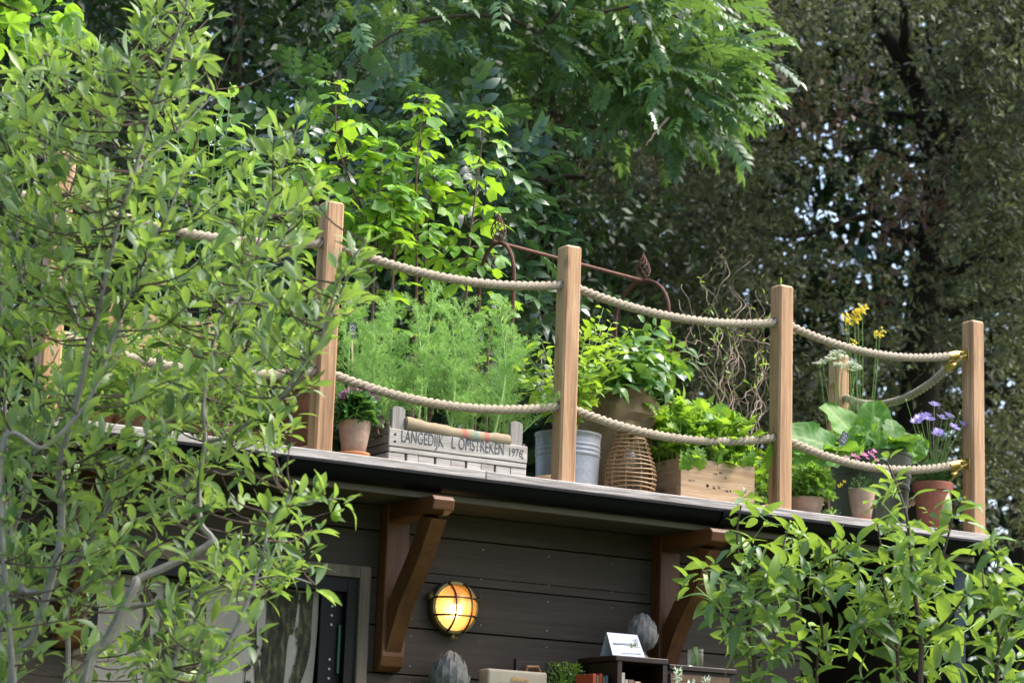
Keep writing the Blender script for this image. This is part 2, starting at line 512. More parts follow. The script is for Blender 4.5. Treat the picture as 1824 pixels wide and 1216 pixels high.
M['cage'] = plain('dark lamp cage', (.035, .028, .016), .5, .4, .5)
M['rattan'] = plain('rattan', (.33, .20, .095), .55, .4, noise=.6, scale=40)
M['soil'] = plain('soil', (.03, .02, .014), .95, .1, bump=.01, scale=60)
M['stem_green'] = plain('green stem', (.16, .28, .06), .5, .3)
M['stem_red'] = plain('reddish stem', (.14, .075, .05), .6, .3)
M['bark_grey'] = plain('grey smooth bark', (.27, .25, .225), .75, .25, noise=.75, scale=35, bump=.002, dark=.5)
M['bark_brown'] = plain('brown twig bark', (.085, .06, .045), .75, .25, noise=.5, scale=40)
M['bark_dark'] = plain('dark bark', (.030, .025, .020), .9, .1, noise=.7, scale=12, bump=.03)
M['willow'] = plain('willow bark', (.30, .215, .155), .6, .3, noise=.8, scale=18, dark=.45)
M['glass_lit'] = None
M['paper'] = plain('white card', (.36, .38, .45), .8, .2, noise=.06)
M['ink'] = plain('printed ink', (.03, .04, .035), .8, .2)
M['ink_green'] = plain('printed green', (.16, .2, .07), .8, .2)
M['stone'] = plain('grey stone', (.15, .148, .14), .85, .2, noise=.8, scale=30, bump=.004, dark=.45)
M['cream'] = plain('cream leatherette', (.26, .23, .17), .6, .3, noise=.3)
M['leather'] = plain('tan leather', (.16, .075, .03), .6, .3)
M['grille'] = plain('radio grille cloth', (.18, .15, .09), .8, .2, scale=90, noise=.9)
M['gold'] = plain('gold script', (.45, .24, .05), .4, .5, .4)
M['book_orange'] = plain('orange book cloth', (.26, .05, .018), .7, .2, noise=.15)
M['book_tan'] = plain('tan book cloth', (.15, .095, .065), .7, .2, noise=.2)
M['book_white'] = plain('white book cloth', (.30, .285, .25), .7, .2, noise=.2)
M['book_teal'] = plain('teal book cloth', (.06, .14, .17), .7, .2, noise=.2)
M['book_olive'] = plain('olive book cloth', (.18, .16, .04), .7, .2, noise=.2)
M['slate'] = plain('slate tag', (.05, .055, .075), .7, .3)
M['chalk'] = plain('chalk', (.75, .75, .75), .9, .1, noise=.1)
M['label_stick'] = plain('wood label', (.55, .45, .32), .8, .2)
M['petal_pink'] = leaf_mat('pink petal', [(0, (.55, .12, .42)), (1, (.75, .30, .62))], (.6, .3, .5), (.8, .3, .65), .3)
M['petal_magenta'] = leaf_mat('magenta petal', [(0, (.55, .06, .25)), (1, (.75, .32, .55))], (.6, .3, .5), (.8, .2, .5), .3)
M['petal_violet'] = leaf_mat('violet petal', [(0, (.30, .22, .62)), (1, (.48, .40, .78))], (.5, .45, .7), (.5, .42, .85), .3)
M['petal_yellow'] = leaf_mat('yellow petal', [(0, (.75, .55, .01)), (1, (.88, .72, .03))], (.8, .7, .1), (.95, .8, .05), .35)
M['petal_white'] = leaf_mat('white petal', [(0, (.62, .68, .55)), (1, (.80, .82, .76))], (.7, .75, .65), (.8, .85, .7), .3)

def leafset(n, dark, mid, light, under, trans, **k):
    M[n] = leaf_mat(n + ' leaf', [(0, dark), (.55, mid), (1, light)], under, trans, **k)
leafset('apple_wild', (.022, .068, .018), (.066, .148, .034), (.24, .32, .075), (.32, .40, .27), (.38, .58, .05), k=.37, rough=.42, spec=.42, vein=(.22, .32, .12))
leafset('apple', (.026, .078, .022), (.055, .138, .032), (.19, .30, .04), (.20, .30, .14), (.42, .60, .05), k=.36, rough=.42, spec=.45, vein=(.2, .3, .1))
leafset('currant', (.065, .19, .016), (.10, .26, .018), (.17, .33, .022), (.14, .28, .06), (.42, .66, .03), k=.47, rough=.5, vein=(.2, .34, .06))
leafset('ash', (.022, .072, .030), (.044, .125, .048), (.11, .21, .06), (.08, .15, .08), (.30, .50, .06), k=.27, rough=.40, spec=.6)
leafset('elder', (.014, .045, .020), (.026, .072, .028), (.055, .12, .045), (.05, .09, .05), (.12, .26, .04), k=.18, rough=.33, spec=.6)
leafset('holm', (.034, .044, .026), (.080, .094, .052), (.24, .255, .105), (.13, .13, .09), (.2, .25, .08), k=.25, rough=.55, spec=.35)
leafset('holm_dead', (.10, .055, .040), (.15, .085, .06), (.2, .12, .09), (.14, .09, .07), (.25, .14, .08), k=.25)
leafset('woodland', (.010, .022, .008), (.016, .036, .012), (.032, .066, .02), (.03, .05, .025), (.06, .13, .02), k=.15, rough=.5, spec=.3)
leafset('bean', (.085, .20, .035), (.13, .26, .055), (.20, .34, .085), (.22, .34, .15), (.42, .62, .08), k=.38, vein=(.25, .36, .14))
leafset('herb', (.055, .16, .022), (.09, .22, .03), (.16, .31, .04), (.16, .28, .08), (.36, .58, .04), k=.38)
leafset('basil', (.035, .125, .028), (.06, .175, .04), (.11, .24, .045), (.16, .25, .12), (.36, .58, .03), k=.36, rough=.36, vein=(.18, .3, .08))
leafset('lime', (.13, .27, .020), (.19, .34, .026), (.29, .43, .05), (.22, .36, .1), (.50, .70, .04), k=.42, vein=(.3, .42, .1))
leafset('salad', (.11, .26, .020), (.17, .36, .028), (.28, .46, .05), (.2, .36, .08), (.48, .72, .03), k=.42, vein=(.3, .45, .12))
leafset('chard', (.045, .15, .024), (.07, .19, .03), (.11, .25, .04), (.18, .32, .11), (.36, .64, .04), k=.36, rough=.55, spec=.25, vein=(.3, .42, .15), vs=.4)
leafset('geranium', (.03, .12, .02), (.05, .16, .03), (.08, .2, .04), (.12, .2, .08), (.2, .4, .04), k=.25)
leafset('fennel', (.15, .34, .07), (.24, .45, .11), (.37, .56, .17), (.28, .46, .14), (.45, .72, .16), k=.4)
M['stem_fennel'] = plain('pale fennel stalk', (.30, .47, .14), .5, .3)
leafset('fern_dark', (.02, .07, .02), (.03, .1, .028), (.05, .13, .03), (.05, .1, .04), (.1, .25, .04), k=.25)
leafset('sycamore', (.05, .14, .018), (.07, .18, .022), (.11, .24, .03), (.14, .26, .07), (.4, .68, .03), k=.48)

# rope: three twisted strands of pale hemp
def rope_mat():
    m, t, p, out = mat('hemp rope')
    tc = N_(t, 'ShaderNodeTexCoord'); nz = N_(t, 'ShaderNodeTexNoise'); setin(nz, Scale=260.0, Detail=4.0)
    mp = N_(t, 'ShaderNodeMapping'); mp.inputs['Scale'].default_value = (.35, 1, 1)
    t.links.new(tc.outputs['Object'], mp.inputs['Vector']); t.links.new(mp.outputs[0], nz.inputs['Vector'])
    t.links.new(ramp(t, [(.3, (.165, .13, .088)), (.7, (.385, .32, .235))], nz.outputs['Fac']).outputs[0], p.inputs['Base Color'])
    setin(p, Roughness=.9); p.inputs['Specular IOR Level'].default_value = .15
    p.inputs['Sheen Weight'].default_value = .3
    bumpn(t, nz.outputs['Fac'], p, .6, .002)
    return m
M['rope'] = rope_mat()
def burlap_mat(name, c, stripes=False):
    m, t, p, out = mat(name)
    tc = N_(t, 'ShaderNodeTexCoord')
    wv = []
    for k in (0, 1):
        w = N_(t, 'ShaderNodeTexWave', wave_type='BANDS', bands_direction='XZ'[k]); setin(w, Scale=95.0, Distortion=1.2, Detail=1.0)
        t.links.new(tc.outputs['Object'], w.inputs['Vector']); wv.append(w.outputs['Fac'])
    f = mathn(t, 'MULTIPLY', wv[0], wv[1])
    nz = N_(t, 'ShaderNodeTexNoise'); setin(nz, Scale=9.0, Detail=5.0); t.links.new(tc.outputs['Object'], nz.inputs['Vector'])
    col = mixc(t, mathn(t, 'MULTIPLY', nz.outputs['Fac'], .5), c, tuple(v * .55 for v in c))
    col = mixc(t, mathn(t, 'SUBTRACT', .55, f), col, tuple(v * .5 for v in c))
    if stripes:
        sx = N_(t, 'ShaderNodeSeparateXYZ'); t.links.new(tc.outputs['Object'], sx.inputs[0])
        for x0, w_, cc in stripes:
            k = mathn(t, 'LESS_THAN', mathn(t, 'ABSOLUTE', mathn(t, 'SUBTRACT', sx.outputs[0], x0)), w_)
            col = mixc(t, mathn(t, 'MULTIPLY', k, .55), col, cc)
    t.links.new(col, p.inputs['Base Color']); setin(p, Roughness=.95)
    p.inputs['Specular IOR Level'].default_value = .1
    bumpn(t, f, p, .5, .002)
    return m

# ------------------------------------------------------------------ the setting
ZD = 2.467                                              # top of the roof deck
def ground():
    n = 60
    g = np.linspace(-1, 1, n); g = np.sign(g) * np.abs(g) ** 2.2 * 260
    X, Y = np.meshgrid(g, g)
    Z = np.where(np.hypot(X, Y) > 8, .25 * np.sin(X * .21) * np.cos(Y * .17), 0) - .02
    V = np.stack([X, Y, Z], -1).reshape(-1, 3)
    F = np.array([(i * n + j, i * n + j + 1, (i + 1) * n + j + 1, (i + 1) * n + j) for i in range(n - 1) for j in range(n - 1)])
    m, t, p, out = mat('garden ground')
    tc = N_(t, 'ShaderNodeTexCoord'); nz = N_(t, 'ShaderNodeTexNoise'); setin(nz, Scale=1.3, Detail=8.0)
    t.links.new(tc.outputs['Object'], nz.inputs['Vector'])
    t.links.new(ramp(t, [(.35, (.03, .055, .014)), (.6, (.06, .085, .022)), (.75, (.07, .05, .03))], nz.outputs['Fac']).outputs[0], p.inputs['Base Color'])
    setin(p, Roughness=.95)
    o = bpy.data.objects.new('ground', fast_mesh('ground', V, F, None, None, [m]))
    link(o, None); o['kind'] = 'structure'
ground()

hut = thing('garden_hut', 'low timber hut with dark board walls under a grey roof deck', 'hut', (1.0, .35, 0))
# deck boards, each a part; the front one shows its weathered edge
X0, X1 = -2.25, 3.235
y = -.018
for k in range(10):
    w = .128 if k == 0 else .112
    cuts = [X0 + .004 * (k % 3)] + ([Xpx(866, -.018, ZD)] if k == 0 else []) + [X1 - .006 * (k % 2)]
    for a, b in zip(cuts[:-1], cuts[1:]):
        MB().box((a + .0015, y + .0015 * (a > 0), ZD - .034), (b - .0015, y + w, ZD - .0015 * (k % 2) - .001 * (a > 0))).build('deck_board', M['grey_x'], hut, bevel=.003)
    y += w + .006
YB = y
# joists and dark boarding beneath the deck boards keep the roof closed
MB().box((X0 + .03, .07, ZD - .075), (X1 - .03, YB - .01, ZD - .0385)).build('roof_boarding', M['soffit'], hut)
def gutter():
    m = MB(); n = 14; yc, zc, r = .034, ZD - .036, .062
    prof = [(yc + r * math.cos(a), zc + r * math.sin(a)) for a in np.linspace(math.pi, 2 * math.pi, n)]
    prof = [(prof[0][0] - .004, prof[0][1] - .001), (prof[0][0] - .005, prof[0][1] - .009)] + prof[1:]
    inn = [(yc + (r - .004) * math.cos(a), zc + (r - .004) * math.sin(a)) for a in np.linspace(2 * math.pi, math.pi, n)]
    m.prism(prof + inn, 0, X0 + .02, X1 - .05)
    g = m.build('gutter', M['black'], hut, smooth=True)
    for x in (Xpx(510, -.03, ZD - .06), Xpx(1296, -.03, ZD - .06), -1.2):
        c = MB(); R = r + .006
        a = [(yc + R * math.cos(q), zc - .003 + R * math.sin(q)) for q in np.linspace(math.pi, 2 * math.pi, n)]
        b = [(yc + (R - .005) * math.cos(q), zc - .003 + (R - .005) * math.sin(q)) for q in np.linspace(2 * math.pi, math.pi, n)]
        c.prism(a + b, 0, x - .022, x + .022)
        c.build('gutter_clip', M['black'], g, smooth=True)
gutter()
MB().box((X0 + .03, .045, ZD - .121), (X1 - .04, .064, ZD - .08)).build('soffit_edge', M['soffit_edge'], hut, bevel=.002)
MB().box((X0 + .03, .066, ZD - .118), (X1 - .04, .372, ZD - .106)).build('soffit', M['soffit'], hut)
# wall cladding: wide boards with open joints over a dark lining
YW = .35
WX0, WX1, WZ = -.74, .428, 2.108                        # outer edges and head of the doorway casing
zs = [ZD - .118, 2.251] + [2.251 - .179 * k for k in range(1, 13)]
for k in range(len(zs) - 1):
    a, b = zs[k + 1] + .0025, zs[k] - .0025
    d = .0015 * (k % 2)
    if b < WZ:
        MB().box((X0 + .1, YW + d, a), (WX0, YW + .02, b)).build('wall_board', M['wall_x'], hut, bevel=.002)
        MB().box((WX1, YW + d, a), (2.5, YW + .02, b)).build('wall_board', M['wall_x'], hut, bevel=.002)
    elif a < WZ:
        MB().box((X0 + .1, YW + d, WZ + .001), (2.5, YW + .02, b)).build('wall_board', M['wall_x'], hut, bevel=.002)
        MB().box((X0 + .1, YW + d, a), (WX0, YW + .02, WZ - .001)).build('wall_board', M['wall_x'], hut)
        MB().box((WX1, YW + d, a), (2.5, YW + .02, WZ - .001)).build('wall_board', M['wall_x'], hut)
    else:
        MB().box((X0 + .1, YW + d, a), (2.5, YW + .02, b)).build('wall_board', M['wall_x'], hut, bevel=.002)
MB().box((X0 + .1, YW + .024, .05), (WX0, YW + .06, ZD - .12)).box((WX1, YW + .024, .05), (2.5, YW + .06, ZD - .12)).box((WX0 + .001, YW + .024, WZ), (WX1 - .001, YW + .06, ZD - .121)).build('wall_lining', M['blackframe'], hut)
MB().box((X0 + .1, YB - .08, .05), (X1 - .05, YB - .03, ZD - .08)).box((X0 + .1, YW + .062, .05), (X0 + .14, YB - .082, ZD - .08)).box((X1 - .06, .2, .05), (X1 - .02, YB - .082, ZD - .08)).build('rear_wall', M['wall_x'], hut)
MB().box((X0 + .15, .1, .04), (X1 - .1, YB - .1, .1)).build('floor_slab', M['soffit'], hut)
nl_ = MB()
for k in range(1, 5):
    for x in np.arange(.62, 2.45, .305):
        for dz in (-.03, -.145):
            nl_.tube([(x + rng.uniform(-.006, .006), YW + .003, zs[k] + dz), (x, YW - .0012, zs[k] + dz)], .0028, 6)
nl_.build('nail', M['zinc'], hut)['kind'] = 'stuff'
MB().box((3.10, .07, .1), (3.165, .135, ZD - .123)).build('corner_post', M['teal'], hut, bevel=.003)
# doorway casing, black frame and the perforated metal strip in it
cs = MB()
c = .046
cs.box((WX1 - c, YW - .018, .1), (WX1, YW + .03, WZ)).box((WX0, YW - .018, .1), (WX0 + c, YW + .03, WZ)).box((WX0 + c, YW - .0165, WZ - c), (WX1 - c, YW + .03, WZ))
dr = cs.build('door_casing', M['casing'], hut, bevel=.002)
MB().box((WX1 - c - .045, YW - .004, .1), (WX1 - c - .001, YW + .06, WZ - c - .001)).box((WX0 + c + .001, YW - .004, .1), (WX0 + c + .045, YW + .06, WZ - c - .001)).box((WX0 + c + .046, YW - .003, WZ - c - .055), (WX1 - c - .046, YW + .06, WZ - c - .001)).build('door_frame', M['blackframe'], dr)
sx0, sx1 = WX1 - c - .135, WX1 - c - .046
MB().box((sx0, YW + .03, .1), (sx1, YW + .04, WZ - c - .056)).build('perforated_strip', M['blackframe'], dr)
h = MB()
for k in range(14):
    for j in range(3):
        z = WZ - c - .11 - k * .2 - j * .035
        if z < .2: break
        h.tube([((sx0 + sx1) / 2, YW + .0305, z), ((sx0 + sx1) / 2, YW + .027, z)], .005, 8)
h.build('rivet', M['zinc'], dr)['kind'] = 'stuff'
MB().tube([(sx1 - .012, YW + .02, WZ - c - .18), (sx1 - .012, YW + .02, WZ - c - .36)], .006).tube([(sx1 - .012, YW + .02, WZ - c - .45), (sx1 - .012, YW + .02, WZ - c - .6)], .006).build('slot_light_bar', plain('green slot light', (.03, .09, .06), .4, .4), dr)  # green bars stand in for green light showing through slots

def text_mesh(f):
    q = bpy.data.objects.new('lettering', f); COL.objects.link(q)
    dg = bpy.context.evaluated_depsgraph_get()
    me = bpy.data.meshes.new_from_object(q.evaluated_get(dg)); me.name = 'lettering'
    bpy.data.objects.remove(q)
    return bpy.data.objects.new('lettering', me)
def bracket(x):
    w = .098
    root = MB().prism([(YW - .001, ZD - .1185), (YW - .066, ZD - .1185), (YW - .066, 1.775), (YW - .055, 1.737), (YW - .03, 1.719), (YW - .001, 1.717)], 0, x, x + w).build('bracket_post', M['oak_dark'], hut, bevel=.006, seg=2)
    MB().prism([(YW - .067, ZD - .1195), (-.050, ZD - .1195), (-.066, ZD - .135), (-.058, ZD - .172), (-.02, ZD - .186), (YW - .067, ZD - .186)], 0, x + .004, x + w - .004).build('bracket_arm', M['oak_dark_y'], root, bevel=.005, seg=2)
    cu = spline([(YW - .067, 1.79), (.198, 1.95), (.075, 2.10), (-.030, ZD - .205)], 16)
    T = np.gradient(cu, axis=0); T /= np.linalg.norm(T, axis=1)[:, None]; Nn = np.stack([-T[:, 1], T[:, 0]], 1)
    lo, hi = cu - Nn * .0, cu + Nn * -.082
    lo = np.array(lo); hi = np.array(hi)
    hi[:, 0] = np.minimum(hi[:, 0], YW - .068); hi[:, 1] = np.minimum(hi[:, 1], ZD - .187); hi[:, 1] = np.maximum(hi[:, 1], 1.79)
    V, F = [], []
    for q in range(len(cu)):
        for xx in (x + .017, x + w - .017):
            V += [(xx, lo[q][0], lo[q][1]), (xx, hi[q][0], hi[q][1])]
    for q in range(len(cu) - 1):
        a = q * 4
        F += [(a, a + 2, a + 6, a + 4), (a + 1, a + 5, a + 7, a + 3), (a, a + 4, a + 5, a + 1), (a + 2, a + 3, a + 7, a + 6)]
    e = (len(cu) - 1) * 4
    F += [(0, 1, 3, 2), (e, e + 2, e + 3, e + 1)]
    MB().add(V, F).build('brace', M['oak_dark'], root)
    MB().tube([(x - .004, YW - .033, 1.93), (x + .004, YW - .033, 1.93)], .010, 8).build('peg', M['oak_dark'], root)
for x in (.461, 1.722, -.815): bracket(x)

# ------------------------------------------------------------------ fence posts and ropes
PW = .0735
ZU = [Zpx(yy, xx, .037) for yy, xx in ((505, 1.05), (577, 2.1))]
ZL = [Zpx(yy, xx, .037) for yy, xx in ((720, 1.05), (783, 2.1))]
zu, zl = sum(ZU) / 2, sum(ZL) / 2
HT = 3.404
def make_post():
    bm = bmesh.new()
    V = [bm.verts.new((a, b, cc)) for cc in (0, HT - ZD) for a, b in ((0, 0), (PW, 0), (PW, PW), (0, PW))]
    for f in ((3, 2, 1, 0), (4, 5, 6, 7), (0, 1, 5, 4), (1, 2, 6, 5), (2, 3, 7, 6), (3, 0, 4, 7)): bm.faces.new([V[i] for i in f])
    bmesh.ops.bevel(bm, geom=[e for e in bm.edges if max(v.co.z for v in e.verts) > .1], offset=.008, segments=1, affect='EDGES')
    m = bpy.data.meshes.new('post'); bm.to_mesh(m); bm.free()
    tmp = bpy.data.objects.new('tmp_post', m); COL.objects.link(tmp)
    cut = MB()
    for z in (zu, zl): cut.tube([(-.1, PW / 2, z - ZD), (PW + .1, PW / 2, z - ZD)], .0205, 20)
    co = cut.build('tmp_cut', M['post'])
    md = tmp.modifiers.new('b', 'BOOLEAN'); md.operation = 'DIFFERENCE'; md.object = co; md.solver = 'EXACT'
    dg = bpy.context.evaluated_depsgraph_get()
    me = bpy.data.meshes.new_from_object(tmp.evaluated_get(dg))
    me.name = 'fence_post'
    me.materials.clear(); me.materials.append(M['post'])
    bpy.data.objects.remove(tmp); bpy.data.objects.remove(co)
    return me
pm = make_post()
POSTS = [(-2.1, 0, 'oak fence post at the far left end of the deck'), (-1.05, 0, 'pale oak fence post half hidden in the wild apple leaves'),
         (0, 0, 'pale oak fence post between the dark pots and the pink geranium'), (1.05, 0, 'pale oak fence post in front of the galvanised bucket'),
         (2.1, 0, 'pale oak fence post between the salad box and the parsley pot'), (3.15, 0, 'pale oak corner fence post carrying brass eye plates'),
         (3.15, .93, 'pale oak rear fence post behind the white flower heads')]
P6 = Xpx(1492, .93, HT)
posts = []
for i, (x, yy, lab) in enumerate(POSTS):
    if i == 6: x = P6
    o = bpy.data.objects.new('fence_post', pm)
    COL.objects.link(o); o.location = (x, yy, ZD + .0005)
    OFF[o.name] = np.array([x, yy, ZD])
    tag(o, lab, 'fence post', 'oak fence posts round the roof deck')
    posts.append(o)
def rope_geo(P, R=.0178, lay=.084):
    P = np.asarray(P, float)
    L = np.concatenate([[0], np.cumsum(np.linalg.norm(np.diff(P, axis=0), axis=1))])
    n = max(4, int(L[-1] / .0045))
    s = np.linspace(0, L[-1], n)
    C = np.stack([np.interp(s, L, P[:, k]) for k in range(3)], 1)
    T = nrm(np.gradient(C, axis=0))
    Z = np.array([0, 0, 1.0]); A = nrm(np.cross(T, Z)); B = np.cross(A, T)
    out = []
    for k in range(3):
        ph = 2 * math.pi * (s / lay + k / 3)
        out.append(C + (A * np.cos(ph)[:, None] + B * np.sin(ph)[:, None]) * R * .56)
    return out, R * .50
def rope(label, P, brass_end=None):
    P = np.asarray(P, float)
    t = thing('rope', label, 'rope', P[0], 'hemp ropes strung along the fence')
    st, r = rope_geo(P)
    for q in st: MB().tube(q, r, 7).build('strand', M['rope'], t, smooth=True)
    n = int(np.linalg.norm(np.diff(P, axis=0), axis=1).sum() * 420)
    a = np.concatenate(st)[rng.integers(0, sum(len(q) for q in st), n)]
    o_ = nrm(rng.normal(size=(n, 3))) * r * .9
    e_ = a + o_ * 1.5 + rng.normal(size=(n, 3)) * .0035
    ribbons('fibres', a + o_, e_, np.full(n, .0006), M['rope'], t, np.zeros(n))
    return t
def span(a, b, sag, n=24):
    u = np.linspace(0, 1, n)[:, None]
    P = np.array(a) + (np.array(b) - np.array(a)) * u
    P[:, 2] -= 4 * sag * (u * (1 - u))[:, 0]
    return P
def fence_rope(z, label, sags, end):
    P = []
    ends = [(-2.1 + PW, -1.05), (-1.05 + PW, 0), (PW, 1.05), (1.05 + PW, 2.1)]
    for (a, b), sg in zip(ends, sags): P.append(span((a, PW / 2, z), (b, PW / 2, z), sg))
    P.append(span((2.1 + PW, PW / 2, z), end, sags[4] * .9))
    return rope(label, np.concatenate(P))
def brass_fitting(t, a, b, eye):
    a, b, eye = map(np.array, (a, b, eye)); d = nrm(b - a)
    MB().tube([a - d * .004, a, b - d * .006, b], [.0185, .0195, .0195, .012], 14).build('brass_ferrule', M['brass'], t, smooth=True)
    th = np.linspace(0, 2 * math.pi, 17)
    mid = (b + eye) / 2; l = np.linalg.norm(eye - b) / 2 + .005
    up = nrm(np.cross(d, np.array([0, 1.0, .2])))
    MB().tube([mid + nrm(eye - b) * l * math.cos(q) + up * .011 * math.sin(q) for q in th], .0038, 6, cap=False).build('brass_hook', M['brass'], t, smooth=True)
def eye_plate(o, x, z):
    pl = MB().box((x - .004, .018, z - .026), (x + .001, .050, z + .026)).build('eye_plate', M['brass'], None, bevel=.0015)
    pl.data.transform(Matrix.Translation(tuple(-OFF[o.name]))); pl.parent = o; OFF[pl.name] = OFF[o.name]
    th = np.linspace(0, 2 * math.pi, 15)
    e = MB().tube([(x - .015 + .012 * math.cos(q), .034, z + .012 * math.sin(q)) for q in th], .0032, 6, cap=False)
    e = e.build('eye_ring', M['brass'], pl, smooth=True)
ezu, ezl = Zpx(632, 3.15, .034), Zpx(826, 3.15, .034)
for z in (ezu, ezl): eye_plate(posts[5], 3.15, z)
eU = np.array([3.05, .036, ezu - .018]); eL = np.array([3.05, .036, ezl - .018])
r1 = fence_rope(zu, 'upper hemp rope threaded through the front fence posts', (.05, .05, .05, .05, .058), eU)
r2 = fence_rope(zl, 'lower hemp rope sagging in front of the pots and crates', (.055, .058, .056, .058, .066), eL)
for t, e, z in ((r1, eU, ezu), (r2, eL, ezl)): brass_fitting(t, e - np.array([.004, 0, .002]), e + np.array([.05, 0, .014]), (3.136, .034, z))
bU = np.array([P6 + PW * .6, .93, zu - .05]); sU = np.array([3.098, .10, ezu - .055])
q = span(sU, bU, .085)
r3 = rope('short hemp rope running back from the brass corner hook to the rear post', q)
brass_fitting(r3, q[0] + .4 * (q[0] - q[1]) * 0, q[0] + nrm(q[0] - q[2]) * .05, (3.136, .034, ezu - .008))
q = span(sU + np.array([0, 0, ezl - ezu]), bU + np.array([0, 0, zl - zu]), .085)
r4 = rope('low hemp rope running back behind the violet flowers to the rear post', q)
brass_fitting(r4, q[0], q[0] + nrm(q[0] - q[2]) * .05, (3.136, .034, ezl - .008))

# ------------------------------------------------------------------ things on the wall and under the deck
def bulkhead_lamp():
    cx, cy, cz = .789, YW - .001, 1.981
    t = thing('bulkhead_lamp', 'lit round brass bulkhead lamp with a wire cage on the wall', 'lamp', (cx, cy, cz))
    def disc(prof, name, m, n=40, smooth=True, rnd=False):
        b = MB(); b.lathe(prof, n=n, close=False)
        V = b.v[0]; b.v[0] = np.stack([V[:, 0] + cx, cy - V[:, 2], V[:, 1] + cz], 1)
        return b.build(name, m, t, smooth=smooth)
    disc([(.0, .001), (.100, .001), (.104, .008), (.104, .030), (.100, .038), (.090, .040), (.088, .034), (.088, .012)], 'lamp_housing', M['lampbrass'])
    refl = plain('warm white reflector', (.75, .62, .42), .5, .3, noise=.05)
    disc([(.0, .012), (.05, .013), (.088, .0135)], 'reflector', refl)
    m, tt, p, out = mat('ribbed lamp glass')
    tr = N_(tt, 'ShaderNodeBsdfTransparent'); tr.inputs[0].default_value = (1, .80, .56, 1)
    tl = N_(tt, 'ShaderNodeBsdfTranslucent'); tl.inputs[0].default_value = (.62, .30, .09, 1)
    gl = N_(tt, 'ShaderNodeBsdfGlossy'); gl.inputs['Roughness'].default_value = .12; gl.inputs[0].default_value = (.5, .5, .5, 1)
    tc = N_(tt, 'ShaderNodeTexCoord'); sp = N_(tt, 'ShaderNodeSeparateXYZ'); tt.links.new(tc.outputs['Object'], sp.inputs[0])
    ang = mathn(tt, 'ARCTAN2', sp.outputs[2], sp.outputs[0])
    rib = mathn(tt, 'GREATER_THAN', mathn(tt, 'SINE', mathn(tt, 'MULTIPLY', ang, 64.0)), 0.0)
    a = N_(tt, 'ShaderNodeMixShader'); tt.links.new(mathn(tt, 'ADD', mathn(tt, 'MULTIPLY', rib, .42), .10), a.inputs[0])
    tt.links.new(tr.outputs[0], a.inputs[1]); tt.links.new(tl.outputs[0], a.inputs[2])
    b = N_(tt, 'ShaderNodeMixShader'); b.inputs[0].default_value = .08
    tt.links.new(a.outputs[0], b.inputs[1]); tt.links.new(gl.outputs[0], b.inputs[2]); tt.links.new(b.outputs[0], out.inputs['Surface'])
    disc([(.087, .036), (.086, .046), (.078, .064), (.060, .080), (.035, .090), (.012, .094), (.0, .0945)], 'lamp_glass', m, n=64)
    me, tt, p, out = mat('lamp bulb')
    em = N_(tt, 'ShaderNodeEmission'); em.inputs[0].default_value = (1, .72, .40, 1); em.inputs[1].default_value = 9
    tt.links.new(em.outputs[0], out.inputs['Surface'])
    bl = MB(); k = 10
    bl.lathe([(.024 * math.sin(a) + .0005, -.024 * math.cos(a)) for a in np.linspace(.05, math.pi - .05, k)], (cx - .004, cy - .045, cz - .012), 20)
    bl.build('bulb', me, t, smooth=True)
    MB().tube([(cx - .002, cy - .045, cz + .012), (cx, cy - .045, cz + .055)], .013, 12).build('bulb_holder', M['zinc'], t, smooth=True)
    g = MB()
    for s in (-.034, .034):
        hw = math.sqrt(.100 ** 2 - s * s)
        us = np.linspace(-1, 1, 15)
        g.tube([(cx + u * hw, cy - .036 - .066 * (1 - abs(u) ** 2.6), cz + s) for u in us], .0042, 6)
        g.tube([(cx + s, cy - .038 - .066 * (1 - abs(u) ** 2.6), cz + u * hw) for u in us], .0042, 6)
    g.build('lamp_cage', M['cage'], t, smooth=True)
    for a in (20, 160, 270):
        a = math.radians(a); ca, sa = math.cos(a), math.sin(a)
        MB().tube([(cx + ca * .10, cy - .02, cz + sa * .10), (cx + ca * .122, cy - .022, cz + sa * .122)], [.011, .008], 8).tube([(cx + ca * .118 - sa * .013, cy - .036, cz + sa * .118 + ca * .013), (cx + ca * .118, cy - .026, cz + sa * .118), (cx + ca * .118 + sa * .013, cy - .036, cz + sa * .118 - ca * .013)], [.006, .004, .006], 6).build('wing_screw', M['lampbrass'], t, smooth=True)
    l = bpy.data.lights.new('lamp_light', 'POINT'); l.energy = .24; l.color = (1, .66, .34); l.shadow_soft_size = .03
    o = bpy.data.objects.new('lamp_light', l); COL.objects.link(o); o.parent = t; o.location = (0, -.125, 0)
bulkhead_lamp()

